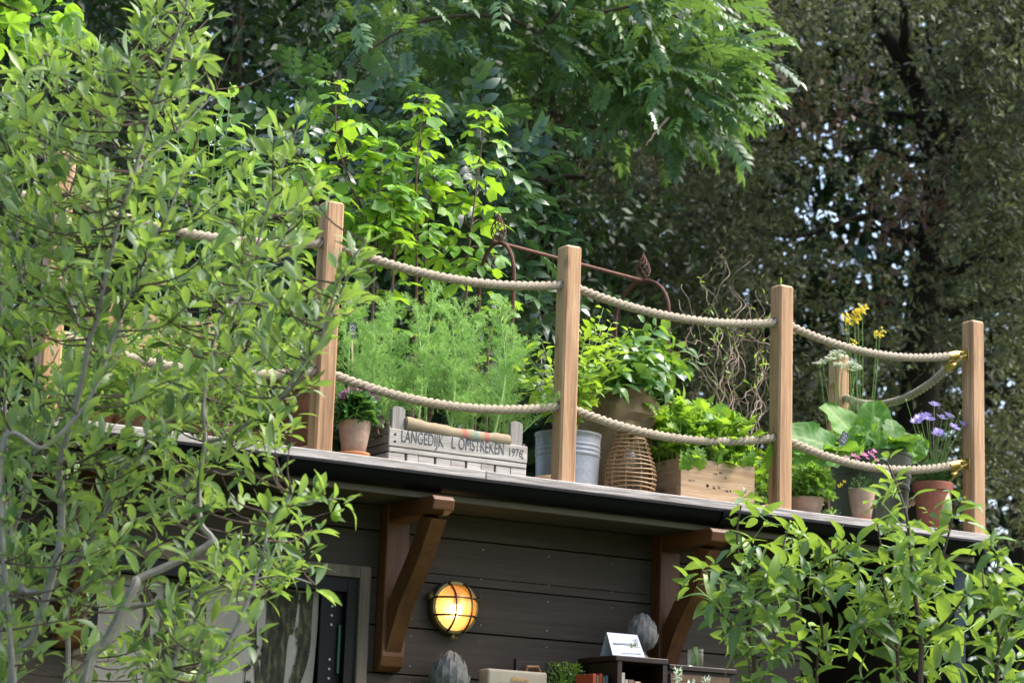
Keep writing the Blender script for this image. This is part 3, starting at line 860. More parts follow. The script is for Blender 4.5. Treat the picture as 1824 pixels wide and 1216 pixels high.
def curtain():
    x0, x1, z0, z1 = WX0 + c + .05, sx0 - .004, .3, WZ - c - .058
    n, mz = 60, 16
    u = np.linspace(0, 1, n); X = x0 + (x1 - x0) * u
    fold = .010 * np.sin(u * 26) * (.4 + .6 * u) + np.where(u > .95, -.030 * ((u - .95) / .05), 0)
    V = np.array([[X[i] - (.006 * math.sin(z * 9) if i == n - 1 else 0), YW + .075 + fold[i] * (1 - .15 * z / z1), z] for z in np.linspace(z0, z1, mz) for i in range(n)])
    F = np.array([(j * n + i, j * n + i + 1, (j + 1) * n + i + 1, (j + 1) * n + i) for j in range(mz - 1) for i in range(n - 1)])
    t = thing('curtain', 'grey linen curtain printed with oak trunks hanging in the doorway', 'curtain', (x0, YW + .07, z0))
    mm = plain('grey linen', (.33, .30, .265), .9, .1, noise=.3, scale=60)
    o = bpy.data.objects.new('cloth', fast_mesh('cloth', V - OFF[t.name], F, None, None, [mm])); link(o, t)
    P = MB(); r = random.Random(5)
    motifs = []
    def yat(x): return YW + .072 + float(np.interp(x, X, fold)) - .002
    def blob(pts, rnd=0):
        ext = [(x, z) for x, z in pts]
        V = [(x, yat(x), z) for x, z in ext]
        motifs[-1].add(V, [tuple(range(len(V)))], rnd)
    def strip(pts, w0, w1):
        pts = spline(np.array([(a, 0, b) for a, b in pts]), 14)
        for i in range(13):
            a, b = pts[i], pts[i + 1]; d = nrm(b - a); s = np.array([-d[2], 0, d[0]])
            wa, wb = w0 + (w1 - w0) * i / 13, w0 + (w1 - w0) * (i + 1) / 13
            q = [a - s * wa, a + s * wa, b + s * wb, b - s * wb]
            motifs[-1].add([(v[0], yat(v[0]), v[2]) for v in q], [(0, 1, 2, 3)], r.random())
    def oakleaf(x, z, L, ang):
        pts = []
        for i in range(18):
            th = i / 18 * 2 * math.pi
            rr = L * (.42 + .12 * math.cos(th * 7))
            a, b = rr * math.cos(th) * 1.25, rr * math.sin(th) * .75
            pts.append((x + a * math.cos(ang) - b * math.sin(ang), z + a * math.sin(ang) + b * math.cos(ang)))
        blob(pts)
    for xc, w in ((.085, .062), (-.34, .05)):
        P = MB(); motifs.append(P)
        strip([(xc + .02, z1 - .004), (xc + .015, z1 - .15), (xc - .005, z1 - .3), (xc - .02, .35)], w, w * .62)
        strip([(xc - .02, z1 - .62), (xc + .055, z1 - .42), (xc + .11, z1 - .25), (xc + .115, z1 - .01)], .022, .024)
        strip([(xc - .05, .5), (xc - .06, z1 - .42), (xc - .085, z1 - .25), (xc - .10, z1 - .01)], .008, .014)
        strip([(xc - .09, z1 - .45), (xc - .12, z1 - .36), (xc - .11, z1 - .28)], .003, .0015)
        for _ in range(34):
            oakleaf(xc + r.choice([-.10, -.06, .09, .115]) + r.uniform(-.018, .018), z1 - r.uniform(.02, .5), r.uniform(.02, .042), r.uniform(0, 3))
    pm_, tt, p, out = mat('printed oak motif')
    tc = N_(tt, 'ShaderNodeTexCoord'); nz = N_(tt, 'ShaderNodeTexNoise'); setin(nz, Scale=38.0, Detail=6.0)
    mp = N_(tt, 'ShaderNodeMapping'); mp.inputs['Scale'].default_value = (1.4, 1, .45)
    tt.links.new(tc.outputs['Object'], mp.inputs[0]); tt.links.new(mp.outputs[0], nz.inputs['Vector'])
    tt.links.new(ramp(tt, [(.32, (.010, .010, .007)), (.5, (.03, .03, .015)), (.6, (.075, .07, .028)), (.72, (.12, .115, .09))], nz.outputs['Fac']).outputs[0], p.inputs['Base Color']); setin(p, Roughness=.9)
    for P in motifs: P.build('printed_motif', pm_, t)
curtain()

def bud_ornament(x, yy, z, h, label):
    t = thing('artichoke_ornament', label, 'ornament', (x, yy, z), 'carved grey artichoke ornaments')
    R = h * .30
    MB().lathe([(R * .55, 0), (R * .5, h * .08), (R * .3, h * .14), (R * .28, h * .2), (R * .7, h * .27), (R * .97, h * .42), (R, h * .55), (R * .8, h * .75), (R * .42, h * .92), (R * .06, h)], (x, yy, z), 20).build('core', M['stone'], t, smooth=True)
    V, F, L = t_ellip(.62, 6, .0, 0, .5)
    ph, pr = (.14, .2, .27, .42, .55, .75, .92, 1.0), (.3, .28, .7, .97, 1.0, .8, .42, .06)
    for row, (hh, sz, n_) in enumerate(((.22, .38, 8), (.34, .40, 8), (.48, .38, 8), (.62, .36, 6))):
        for k in range(n_):
            a0 = (k + .5 * (row % 2)) / n_ * 2 * math.pi + .3
            q = []
            for vx0, vy0, _ in V:
                hgt = min(.995, hh + vy0 * sz)
                rr = R * float(np.interp(hgt, ph, pr)) + h * (.012 - .004 * row * 0 + .034 * (vy0 > .4) * (vy0 - .4) * 1.6 + .022 * (1 - min(1, abs(vx0) * 5)))
                a = a0 + vx0 * sz * h / R * 1.25
                q.append((x + rr * math.cos(a), yy + rr * math.sin(a), z + h * hgt))
            MB().add(q, F).build('scale', M['stone'], t, smooth=True)
    return t
MB_SH = MB().box((.5, .19, 1.56), (1.24, .349, 1.585)).build('wall_shelf', M['walnut'], None, bevel=.002)
tag(MB_SH, 'dark wall shelf holding the radio and the left carved ornament', 'shelf')
bud_ornament(Xpx(800, .25, 1.7), .25, 1.585, Zpx(1159, .78, .25) - 1.585, 'carved grey artichoke ornament beside the radio below the lamp')
# cream portable radio with a leather handle
def radio():
    yy = .20
    x0, x1 = Xpx(869, yy, 1.7), Xpx(975, yy, 1.7)
    zt = Zpx(1193, (x0 + x1) / 2, yy)
    t = thing('radio', 'cream portable radio with gold script and a tan leather handle', 'radio', ((x0 + x1) / 2, yy, 1.585))
    MB().box((x0, yy, 1.586), (x1, yy + .075, zt)).build('case', M['cream'], t, bevel=.012, seg=3, smooth=True)
    MB().box((x0 + .045, yy - .004, 1.60), (x1 - .04, yy + .002, zt - .052)).build('grille', M['grille'], t, bevel=.006, seg=2)
    hx = x0 + (x1 - x0) * .72
    MB().tube([(hx - .004, yy + .03, zt - .005), (hx - .002, yy + .03, zt + .018), (hx + .05, yy + .034, zt + .021), (hx + .062, yy + .034, zt - .004)], .007, 6).build('handle', M['leather'], t, smooth=True)
    f = bpy.data.curves.new('lettering', 'FONT'); f.body = 'Roberts'; f.size = .024; f.shear = .3; f.extrude = .0008; f.align_x = 'CENTER'
    f.materials.append(M['gold'])
    o = text_mesh(f); link(o, t)
    o.location = (.008, -.005, zt - 1.585 - .042); o.rotation_euler = (math.pi / 2, 0, 0)
radio()

def bookcase():
    y0, y1 = .0, .27
    xa, xb = Xpx(1100, y0, 1.75), Xpx(1189, y0, 1.75)
    zt = Zpx(1166, xa, y0)
    t = thing('bookcase', 'dark walnut bookcase holding books with a folded card on top', 'bookcase', (xa, y0, .1))
    MB().box((xa - .012, y0 - .004, zt - .022), (xb + .002, y1, zt)).build('top', M['walnut'], t, bevel=.003)
    for xx in (xa, xb - .022): MB().box((xx, y0, .1), (xx + .02, y1 - .002, zt - .0225)).build('side_panel', M['walnut'], t)
    MB().box((xa + .021, y1 - .015, .1), (xb - .023, y1 - .003, zt - .0225)).build('back_panel', M['walnut'], t)
    sh = zt - .27
    MB().box((xa + .021, y0 + .002, sh - .018), (xb - .023, y1 - .016, sh)).build('shelf', M['walnut'], t)
    x = xa + .024
    for k, (m_, w, hh, lab) in enumerate((('book_white', .020, .205, 'tall white book next to the bookcase side'), ('book_white', .013, .18, 'thin white book second on the shelf'), ('book_tan', .027, .18, 'brown book third on the shelf'), ('book_tan', .003, .178, 'very thin brown booklet between two tan books'), ('book_cream', .027, .175, 'beige book at the open end of the row'))):
        mm = M.get(m_) or M.setdefault(m_, plain('beige book cloth', (.36, .27, .18), .7, .2, noise=.2))
        b = MB().box((x, y0 + .012, sh + .001), (x + w - .001, y0 + .14, sh + .001 + hh)).build('book', mm, None, bevel=.0015)
        tag(b, lab, 'book', 'books in the walnut bookcase'); x += w + .001
    # open shelf to the left of the side panel with orange and teal books
    x = xa - .105
    s2 = thing('book_ledge', 'low dark ledge left of the bookcase with orange books', 'shelf', (x, y0, sh))
    MB().box((x - .2, y0 + .03, sh - .02), (xa - .001, y1, sh)).build('board', M['walnut'], s2)
    MB().box((x - .2, y1 - .02, sh + .0005), (xa - .015, y1, zt - .022)).build('back_board', M['walnut'], s2)
    x = xa - .083
    for m_, w, hh, lab in (('book_orange', .016, .195, 'first orange book on the low ledge'), ('book_tan', .012, .19, 'tan book between the orange books'), ('book_orange', .016, .197, 'second orange book on the low ledge'), ('book_tan', .012, .185, 'tan book next to the teal book'), ('book_teal', .012, .192, 'slim teal book beside the bookcase side')):
        b = MB().box((x, y0 + .045, sh + .001), (x + w - .001, y0 + .17, sh + .001 + hh)).build('book', M[m_], None, bevel=.0015)
        tag(b, lab, 'book', 'books on the low ledge'); x += w + .001
    # folded card
    cx0, cx1 = Xpx(1084, .03, 1.83), Xpx(1147, .03, 1.83)
    zt2 = Zpx(1125, cx0, .07); q = thing('folded_card', 'white tent card printed with a sketched garden on the bookcase', 'card', (cx0, .03, zt))
    zz = zt + .001
    xw = xa - .02
    cx0 = max(cx0, xa - .011); 
    MB().add([(cx0, .02, zz), (cx1, .02, zz), (cx1 - .01, .065, zt2), (cx0 - .0, .065, zt2), (cx0, .021, zz), (cx1, .021, zz), (cx1 - .01, .0662, zt2), (cx0, .0662, zt2)], [(0, 1, 2, 3), (7, 6, 5, 4), (0, 4, 5, 1), (1, 5, 6, 2), (0, 3, 7, 4)]).build('front_leaf', M['paper'], q)
    MB().add([(cx0 + .002, .11, zz), (cx1, .11, zz), (cx1 - .01, .0675, zt2), (cx0, .0675, zt2), (cx0 + .002, .111, zz), (cx1, .111, zz), (cx1 - .01, .069, zt2), (cx0, .069, zt2)], [(0, 1, 2, 3), (7, 6, 5, 4), (0, 4, 5, 1), (1, 5, 6, 2), (0, 3, 7, 4)]).build('rear_leaf', M['paper'], q)
    ink = MB(); gr = MB(); r = random.Random(3)
    def on(u, v): return np.array([cx0 + (cx1 - cx0 - .01 * v) * u, .02 + .045 * v - .0012, zz + (zt2 - zz) * v])
    def dab(mb, u, v, w, h_, a=0):
        ca, sa = math.cos(a), math.sin(a)
        mb.add([on(u + (x_ * ca - y_ * sa), v + (x_ * sa + y_ * ca)) for x_, y_ in ((-w, -h_), (w, -h_), (w, h_), (-w, h_))], [(0, 1, 2, 3)])
    for i in range(46): dab(ink, .1 + .8 * i / 46, .52 + .03 * math.sin(i * 1.7) + r.uniform(-.02, .02), .012, r.uniform(.008, .028), r.uniform(-.6, .6))
    for i in range(22): dab(gr, r.uniform(.6, .92), .52 + r.uniform(-.12, .1), .02, .02, r.uniform(0, 3))
    for i in range(26): dab(ink, r.uniform(.78, .95), r.uniform(.42, .85), .007, .018, r.uniform(-1, 1))
    for i in range(16): dab(ink, .3 + .62 * i / 16, .10 + .05 * i / 16, .024, .008 + .004 * (i % 3))
    for i in range(10): dab(ink, r.uniform(.1, .9), r.uniform(.18, .34), .01, .006, r.uniform(-.4, .4))
    ink.build('ink_drawing', M['ink'], q); gr.build('green_wash', M['ink_green'], q)
    bud_ornament(Xpx(1143, .17, 1.9), .17, zt + .001, Zpx(1086, 1.42, .17) - zt, 'carved grey artichoke ornament on the bookcase behind the white card')
    # lower unit with a woven front and a glass vase on it
    xc, xd = xb + .006, Xpx(1312, y0, 1.75)
    zl2 = zt - .018
    k = thing('side_cabinet', 'dark cabinet with a woven cane front beneath the glass vase', 'cabinet', (xc, y0, .1))
    MB().box((xc, y0 - .004, zl2 - .02), (xd, y1, zl2)).build('top', M['walnut'], k, bevel=.003)
    MB().box((xc + .001, y0 + .014, .1), (xd - .001, y1 - .001, zl2 - .0205)).build('carcass', M['walnut'], k)
    cane = plain('woven cane', (.13, .085, .05), .8, .2, noise=.8, scale=45)
    for j in range(9):
        zj = zl2 - .035 - j * .03
        MB().box((xc + .012, y0 + .004 - .002 * (j % 2), zj - .028), (xd - .03, y0 + .0135, zj)).build('cane_panel', cane, k, bevel=.001)
    g, tt, p, out = mat('vase glass'); setin(p, Roughness=.03); p.inputs['Transmission Weight'].default_value = 1.0; p.inputs['IOR'].default_value = 1.45; p.inputs['Base Color'].default_value = (.9, .95, .93, 1)
    vx = Xpx(1238, .1, zl2)
    v = thing('glass_vase', 'clear glass vase holding thin green stems on the cabinet', 'vase', (vx, .1, zl2))
    MB().lathe([(.030, 0), (.034, .004), (.036, .03), (.035, .075), (.0335, .075), (.0345, .03), (.032, .008), (.0, .007)], (vx, .1, zl2 + .001), 24, close=False).build('bowl', g, v, smooth=True)
    sm = MB()
    for j in range(7):
        a = j * .9; sm.tube([(vx + .015 * math.cos(a), .1 + .015 * math.sin(a), zl2 + .012), (vx + .006 * math.cos(a + 1), .1 + .006 * math.sin(a + 1), zl2 + .085)], .0016, 5)
    sm.build('stems', M['stem_green'], v)
    return zt
bookcase()

# ------------------------------------------------------------------ pots, crates and other containers on the deck
def pot(name, label, x, yy, r0, r1, h, m, rim=.0, group=None, soil=True, cat='pot', z=ZD + .001, wall=.006):
    t = thing(name, label, cat, (x, yy, z), group)
    prof = [(0, .003), (r0 - .003, .0), (r0, .004)]
    if rim:
        prof += [(r0 + (r1 - r0) * .78, h - rim), (r1 + .002, h - rim + .001), (r1 + .004, h - .003), (r1 + .001, h)]
    else: prof += [(r0 + (r1 - r0) * .5, h * .5), (r1, h - .003), (r1 - .002, h)]
    prof += [(r1 - wall, h - .002), (r1 - wall - .002, h - .02), (max(.01, r0 - wall), .012), (0, .011)]
    MB().lathe(prof, (x, yy, z), 36, close=False).build('body', m, t, smooth=True)
    if soil: MB().lathe([(0, h - .022), (r1 - wall - .003, h - .021)], (x, yy, z), 24, close=False).build('soil', M['soil'], t)
    return t
def saucer(label, x, yy, r, m=None, h=.016):
    o = MB().lathe([(0, .001), (r * .86, 0), (r, h - .003), (r - .001, h), (r - .006, h - .001), (r * .84, .006), (0, .006)], (x, yy, ZD + .001), 36, close=False).build('saucer', m or M['saucer'], None, smooth=True)
    tag(o, label, 'saucer', 'terracotta saucers on the deck')
GP = 'terracotta pots on the roof deck'
# pink geranium pot
gx = Xpx(629, .075, ZD); gz = ZD + .019
saucer('bright orange terracotta saucer under the geranium pot', gx, .075, .062, h=.018)
pot('flower_pot', 'limed terracotta pot of pink geranium standing on an orange saucer', gx, .075, .043, .063, Zpx(742, gx, .01) - gz, M['terra_pale'], .0, GP, z=gz - .009)
GZ = Zpx(742, gx, .01)
# two dark pots left of post 2
dx = Xpx(522, .26, ZD)
pot('wide_bowl_pot', 'low brown terracotta bowl behind the fence post, under the tall dark pot', dx, .26, .085, .11, .105, M['terra_dark'], .0, GP, soil=False)
pot('flower_pot', 'tall dark brown terracotta pot with a thick rim beside the fence post', dx, .262, .085, .115, .20, M['terra_dark'], .05, GP, z=ZD + .10)
# galvanised bucket
bx = Xpx(1009, .215, ZD); bh = Zpx(768, bx, .10) - ZD; br = .132
t = thing('zinc_bucket', 'dull galvanised bucket with ribbed bands behind the fence post', 'bucket', (bx, .215, ZD))
rb = lambda hh: [(br * .965 + .006 * 0, hh - .008), (br * .985, hh - .003), (br * .985, hh + .003), (br * .965, hh + .008)]
MB().lathe([(0, .002), (br * .93, 0), (br * .935, .006), (br * .955, bh * .55)] + rb(bh * .62) + rb(bh * .70) + rb(bh * .78) + [(br * .99, bh - .012), (br * 1.012, bh - .008), (br * 1.012, bh), (br * .985, bh), (br * .93, .01), (0, .009)], (bx, .215, ZD + .001), 44, close=False).build('body', M['zinc'], t, smooth=True)
MB().lathe([(0, bh - .03), (br * .965, bh - .03)], (bx, .215, ZD), 24, close=False).build('soil', M['soil'], t)
MB().tube([(bx - br - .006, .215, ZD + bh - .02), (bx - br - .02, .19, ZD + bh - .05), (bx - br * .6, .215 - br * .85, ZD + bh - .10), (bx - br * .2, .215 - br * 1.0, ZD + bh - .105)][:2], .004, 6).build('handle_lug', M['zinc'], t)
# burlap planter
sx_, sy_ = Xpx(1098, .40, ZD), .40
bu = burlap_mat('burlap', (.24, .175, .10))
sr = .150; shh = Zpx(697, sx_, .28) - ZD
t = thing('burlap_planter', 'large round burlap planter bag with a rolled rim behind the wicker lantern', 'planter', (sx_, sy_, ZD))
n = 48; V = []; F = []; zs2 = np.linspace(0, 1, 15)
for k, q in enumerate(zs2):
    for j in range(n):
        a = j / n * 2 * math.pi
        wr = .010 * math.sin(a * 5 + q * 9) * (.25 + q) + .007 * math.sin(a * 11 - q * 14) + (.012 * math.sin(q * 30 + a * 2) if q > .7 else 0)
        R = sr * (.92 + .12 * math.sin(math.pi * min(1, q * .9))) + wr
        V.append((sx_ + R * math.cos(a), sy_ + R * math.sin(a), ZD + .002 + shh * q + .006 * math.sin(a * 3) * q))
for k in range(14):
    for j in range(n): F.append((k * n + j, k * n + (j + 1) % n, (k + 1) * n + (j + 1) % n, (k + 1) * n + j))
k = len(V)
for j in range(n):
    a = j / n * 2 * math.pi; V.append((sx_ + sr * .86 * math.cos(a), sy_ + sr * .86 * math.sin(a), ZD + shh - .03))
F += [(14 * n + j, 14 * n + (j + 1) % n, k + (j + 1) % n, k + j) for j in range(n)]
MB().add(V, F).build('bag', bu, t, smooth=True)
MB().lathe([(0, shh - .032), (sr * .88, shh - .031)], (sx_, sy_, ZD), 24, close=False).build('soil', M['soil'], t)
# wicker lantern
def lantern():
    x, yy = Xpx(1121, .135, ZD), .135
    h = Zpx(765, x, .06) - ZD
    t = thing('wicker_lantern', 'rattan ring lantern with a filament bulb inside, in front of the burlap planter', 'lantern', (x, yy, ZD))
    def R(q): return .052 + .052 * math.sin(math.pi * (1 - q) ** .75 * .80) ** .9 if q < 1 else .052
    prof = [(.0, .092), (.12, .104), (.3, .106), (.5, .096), (.7, .078), (.86, .062), (1, .056)]
    Rf = lambda q: float(np.interp(q, [a for a, _ in prof], [b for _, b in prof]))
    for k in range(15):
        q = .015 + .97 * k / 14
        th = np.linspace(0, 2 * math.pi, 41)
        MB().tube([(x + Rf(q) * math.cos(a), yy + Rf(q) * math.sin(a), ZD + .004 + h * q + .0022 * math.sin(3 * a + k)) for a in th], .0031, 6, cap=False).build('ring', M['rattan'], t, smooth=True)
    for k in range(10):
        a = k / 10 * 2 * math.pi + .2
        MB().tube([(x + (Rf(q) - .005) * math.cos(a), yy + (Rf(q) - .005) * math.sin(a), ZD + .003 + h * q) for q in np.linspace(0, 1, 9)], .003, 5).build('upright', M['rattan'], t, smooth=True)
    MB().lathe([(0, 0), (.088, 0), (.088, .006), (0, .006)], (x, yy, ZD + .001), 28).build('base', M['rattan'], t)
    MB().lathe([(0, -.003), (.054, -.003), (.056, .003), (.05, .006), (0, .006)], (x, yy, ZD + h), 28).build('lid', M['rattan'], t)
    g, tt, p, out = mat('bulb glass'); 
    tr = N_(tt, 'ShaderNodeBsdfTransparent'); gl = N_(tt, 'ShaderNodeBsdfGlossy'); gl.inputs['Roughness'].default_value = .05
    mx = N_(tt, 'ShaderNodeMixShader'); mx.inputs[0].default_value = .16
    tt.links.new(tr.outputs[0], mx.inputs[1]); tt.links.new(gl.outputs[0], mx.inputs[2]); tt.links.new(mx.outputs[0], out.inputs['Surface'])
    b = MB().lathe([(.002, -.13), (.016, -.125), (.026, -.10), (.026, -.06), (.016, -.03), (.014, 0)], (x, yy, ZD + h - .03), 20, close=False).build('bulb', g, t, smooth=True)
    MB().tube([(x, yy, ZD + h - .002), (x, yy, ZD + h - .045)], .015, 12).build('bulb_cap', M['lampbrass'], t)
    f = MB()
    for k in range(4):
        a = k * 1.57; f.tube([(x + .008 * math.cos(a), yy + .008 * math.sin(a), ZD + h - .05), (x + .012 * math.cos(a), yy + .012 * math.sin(a), ZD + h - .13)], .0012, 4)
    f.build('filament', M['gold'], b)
lantern()

# ---- the weathered lettered crate with rolled sacking
CX0, CX1, CY0, CDEP = .312, .912, .018, .34
def crate():
    t = thing('vegetable_crate', 'weathered grey crate with black stencilled lettering, rolled sacking and fennel inside', 'crate', ((CX0 + CX1) / 2, CY0 + CDEP / 2, ZD))
    z1 = Zpx(760, CX0, CY0); z2 = Zpx(797, CX1, CY0)
    zb = ZD + .034; zt = (z1 + z2) / 2
    r = random.Random(2)
    # two front slats: the lettered one and the narrow one below
    zm = zb + (zt - zb) * .22
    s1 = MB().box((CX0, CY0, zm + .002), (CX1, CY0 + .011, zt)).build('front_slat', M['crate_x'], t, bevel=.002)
    MB().box((CX0 + .003, CY0 + .0015, zb), (CX1 - .002, CY0 + .012, zm - .001)).build('front_slat', M['crate_x'], t, bevel=.002)
    MB().box((CX0, CY0 + CDEP - .011, zb), (CX1, CY0 + CDEP, zt)).build('back_slat', M['crate_x'], t, bevel=.002)
    # bottom cross battens seen end-on beneath the front
    x = CX0 + .002; k = 0
    while x < CX1 - .03:
        w = r.uniform(.045, .07); gap = .0022 if k % 2 else .0095
        MB().box((x, CY0 + .003 + r.uniform(0, .002), ZD + .003), (min(x + w, CX1), CY0 + CDEP - .003, zb - .002)).build('floor_batten', M['crate_x'], t, bevel=.0015)
        x += w + gap; k += 1
    # ends: three boards each
    zend = zt + .012
    for ex in (CX0 + .004, CX1 - .014):
        hs = np.linspace(ZD + .036, zend, 4)
        for j in range(3):
            MB().box((ex, CY0 + .0125, hs[j] + .002), (ex + .010, CY0 + CDEP - .0125, hs[j + 1] - .002)).build('end_board', M['crate_y_shaded'], t, bevel=.0015)
    # corner posts rising above the slats, their tops worn round
    for ex, top in ((CX0 + .0145, Zpx(720, CX0, CY0)), (CX1 - .072, Zpx(750, CX1 - .03, CY0))):
        for yy in (CY0 + .012, CY0 + CDEP - .032):
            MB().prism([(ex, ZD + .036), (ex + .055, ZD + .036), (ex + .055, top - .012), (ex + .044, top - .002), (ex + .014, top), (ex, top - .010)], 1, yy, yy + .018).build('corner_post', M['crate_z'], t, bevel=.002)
    nails = MB()
    for ex in (CX0 + .022, CX0 + .026, CX1 - .022):
        for zz in (zm + .02, zt - .02): nails.tube([(ex, CY0 + .001, zz), (ex, CY0 - .0012, zz)], .0035, 8)
    nails.tube([(CX0 + .335, CY0 + .001, zt - .004), (CX0 + .335, CY0 - .0006, zt - .004)], .006, 8)
    nails.build('nail', M['blackframe'], t)['kind'] = 'stuff'
    # stencilled lettering
    ink, tt, p, out = mat('worn stencil ink')
    tc = N_(tt, 'ShaderNodeTexCoord'); nz = N_(tt, 'ShaderNodeTexNoise'); setin(nz, Scale=34.0, Detail=7.0, Roughness=.78)
    tt.links.new(tc.outputs['Object'], nz.inputs['Vector'])
    tt.links.new(ramp(tt, [(.53, (.05, .05, .06)), (.68, (.38, .355, .335))], nz.outputs['Fac']).outputs[0], p.inputs['Base Color']); setin(p, Roughness=.9)
    def text(body, x, z, size, sx):
        f = bpy.data.curves.new('lettering', 'FONT'); f.body = body; f.size = size; f.extrude = .0004; f.offset = -.0004 * 0
        f.materials.append(ink)
        o = text_mesh(f); link(o, s1)
        o.location = tuple(np.array([x, CY0 - .0007, z]) - OFF[t.name]); o.rotation_euler = (math.pi / 2, 0, 0); o.scale = (sx, 1, 1)
        return o
    zz = zm + .022
    words = (('LANGEDIJK', .048, .228), ('L', .262, .279), ('OMSTREKEN', .294, .492))
    for body, xa, xb in words:
        o = text(body, CX0 + xa, zz, .064, 1)
        bpy.context.view_layer.update()
        w = o.dimensions.x
        o.scale = ((xb - xa) / max(w, 1e-4), 1, 1)
    o = text('1976', CX0 + .512, zz, .045, 1); bpy.context.view_layer.update(); o.scale = (.058 / max(o.dimensions.x, 1e-4), 1, 1)
    # rolled sacking with red and green stripes along front and back rims
    def roll(a, b, rad, name, strp):
        P = spline(np.array([a, (np.array(a) + b) / 2 + np.array([0, 0, -.008]), b]), 26)
        m = burlap_mat('striped sacking', (.36, .285, .19), strp)
        rr = np.array([rad * (1 + .07 * math.sin(i * .9) + .05 * math.sin(i * 2.1)) for i in range(26)])
        o = MB().tube(P, rr, 14).build(name, m, t, smooth=True)
        for q in (0, -1):
            th = np.linspace(0, 4 * math.pi, 30)
            d = np.array([-.003 if q == 0 else .003, 0, 0])
            MB().tube([P[q] + d + np.array([0, math.cos(u), math.sin(u)]) * rad * .95 * (1 - u / 14) for u in th], .0025, 4).build('roll_edge', m, o, smooth=True)
    red, grn = (.42, .06, .07), (.05, .22, .21)
    st = [((-.02 + .04), .011, red), (.07, .011, grn), (.118, .011, red)]
    roll((CX0 + .073, CY0 + .020, zt + .030), (CX1 - .078, CY0 + .020, zt + .014), .025, 'front_sack_roll', st)
    roll((CX0 + .30, CY0 + CDEP - .05, zt + .062), (CX1 + .012, CY0 + CDEP - .07, zt + .055), .024, 'rear_sack_roll', [(.19, .011, grn), (.235, .011, red)])
    roll((CX0 + .12, CY0 + .16, zt - .002), (CX1 - .09, CY0 + .16, zt - .004), .03, 'inner_sack_fold', [(.19, .013, grn)])
    # crumpled sacking hanging over the left end
    V, F = [], []
    for i in range(9):
        for j in range(7):
            V.append((CX0 - .014 + .012 * math.sin(i * 1.9 + j) - .01 * (j / 6), CY0 + .03 + .24 * i / 8, zend + .035 - .07 * j / 6 + .012 * math.sin(i * 1.3)))
    F = [(i * 7 + j, i * 7 + j + 1, (i + 1) * 7 + j + 1, (i + 1) * 7 + j) for i in range(8) for j in range(6)]
    MB().add(V, F).build('sack_flap', burlap_mat('plain sacking', (.42, .34, .24)), t, smooth=True)
    MB().box((CX0 + .02, CY0 + .03, ZD + .038), (CX1 - .02, CY0 + CDEP - .03, zt - .03)).build('soil', M['soil'], t)
    return zt
CZT = crate()

# ---- pale wooden planter box with salad
SBX0, SBX1, SBY0, SBD = 1.655, 2.022, .055, .25
SBZ = Zpx(822, (SBX0 + SBX1) / 2, SBY0)
def salad_box():
    t = thing('planter_box', 'pale planter box of pine boards full of frilly salad leaves', 'planter', ((SBX0 + SBX1) / 2, SBY0 + SBD / 2, ZD))
    MB().box((SBX0, SBY0, ZD + .002), (SBX1, SBY0 + .011, SBZ)).build('front_board', M['box_x'], t, bevel=.0015)
    MB().box((SBX0, SBY0 + SBD - .011, ZD + .002), (SBX1, SBY0 + SBD, SBZ)).build('back_board', M['box_x'], t, bevel=.0015)
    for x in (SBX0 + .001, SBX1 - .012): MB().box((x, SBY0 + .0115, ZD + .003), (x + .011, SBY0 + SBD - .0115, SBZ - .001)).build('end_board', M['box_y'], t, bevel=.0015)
    MB().box((SBX0 - .004, SBY0 + .012, ZD + .003), (SBX0 + .0005, SBY0 + .03, SBZ + .014)).build('corner_strip', M['box_y'], t, bevel=.001)
    MB().box((SBX0 + .013, SBY0 + .012, ZD + .004), (SBX1 - .013, SBY0 + SBD - .012, SBZ - .025)).build('soil', M['soil'], t)
    # faint burnt stamp on the front board
    ink, tt, p, out = mat('faded stamp')
    tc = N_(tt, 'ShaderNodeTexCoord'); nz = N_(tt, 'ShaderNodeTexNoise'); setin(nz, Scale=90.0, Detail=5.0)
    tt.links.new(tc.outputs['Object'], nz.inputs['Vector'])
    tt.links.new(ramp(tt, [(.40, (.12, .085, .06)), (.58, (.40, .27, .16))], nz.outputs['Fac']).outputs[0], p.inputs['Base Color']); setin(p, Roughness=.85)
    m = MB(); r = random.Random(8)
    for x, z, w, h_ in ((.035, .075, .03, .010), (.125, .06, .012, .012), (.15, .055, .018, .012), (.18, .058, .014, .014), (.215, .05, .022, .011), (.24, .052, .006, .011), (.16, .115, .012, .008), (.185, .12, .014, .012), (.205, .105, .02, .005)):
        for q in range(4): m.box((SBX0 + x + r.uniform(0, w), SBY0 - .0005, ZD + z + r.uniform(-.004, .004)), (SBX0 + x + r.uniform(0, w) + .006, SBY0 + .001, ZD + z + h_ * r.uniform(.5, 1)))
    m.build('faded_stamp', ink, t)
salad_box()
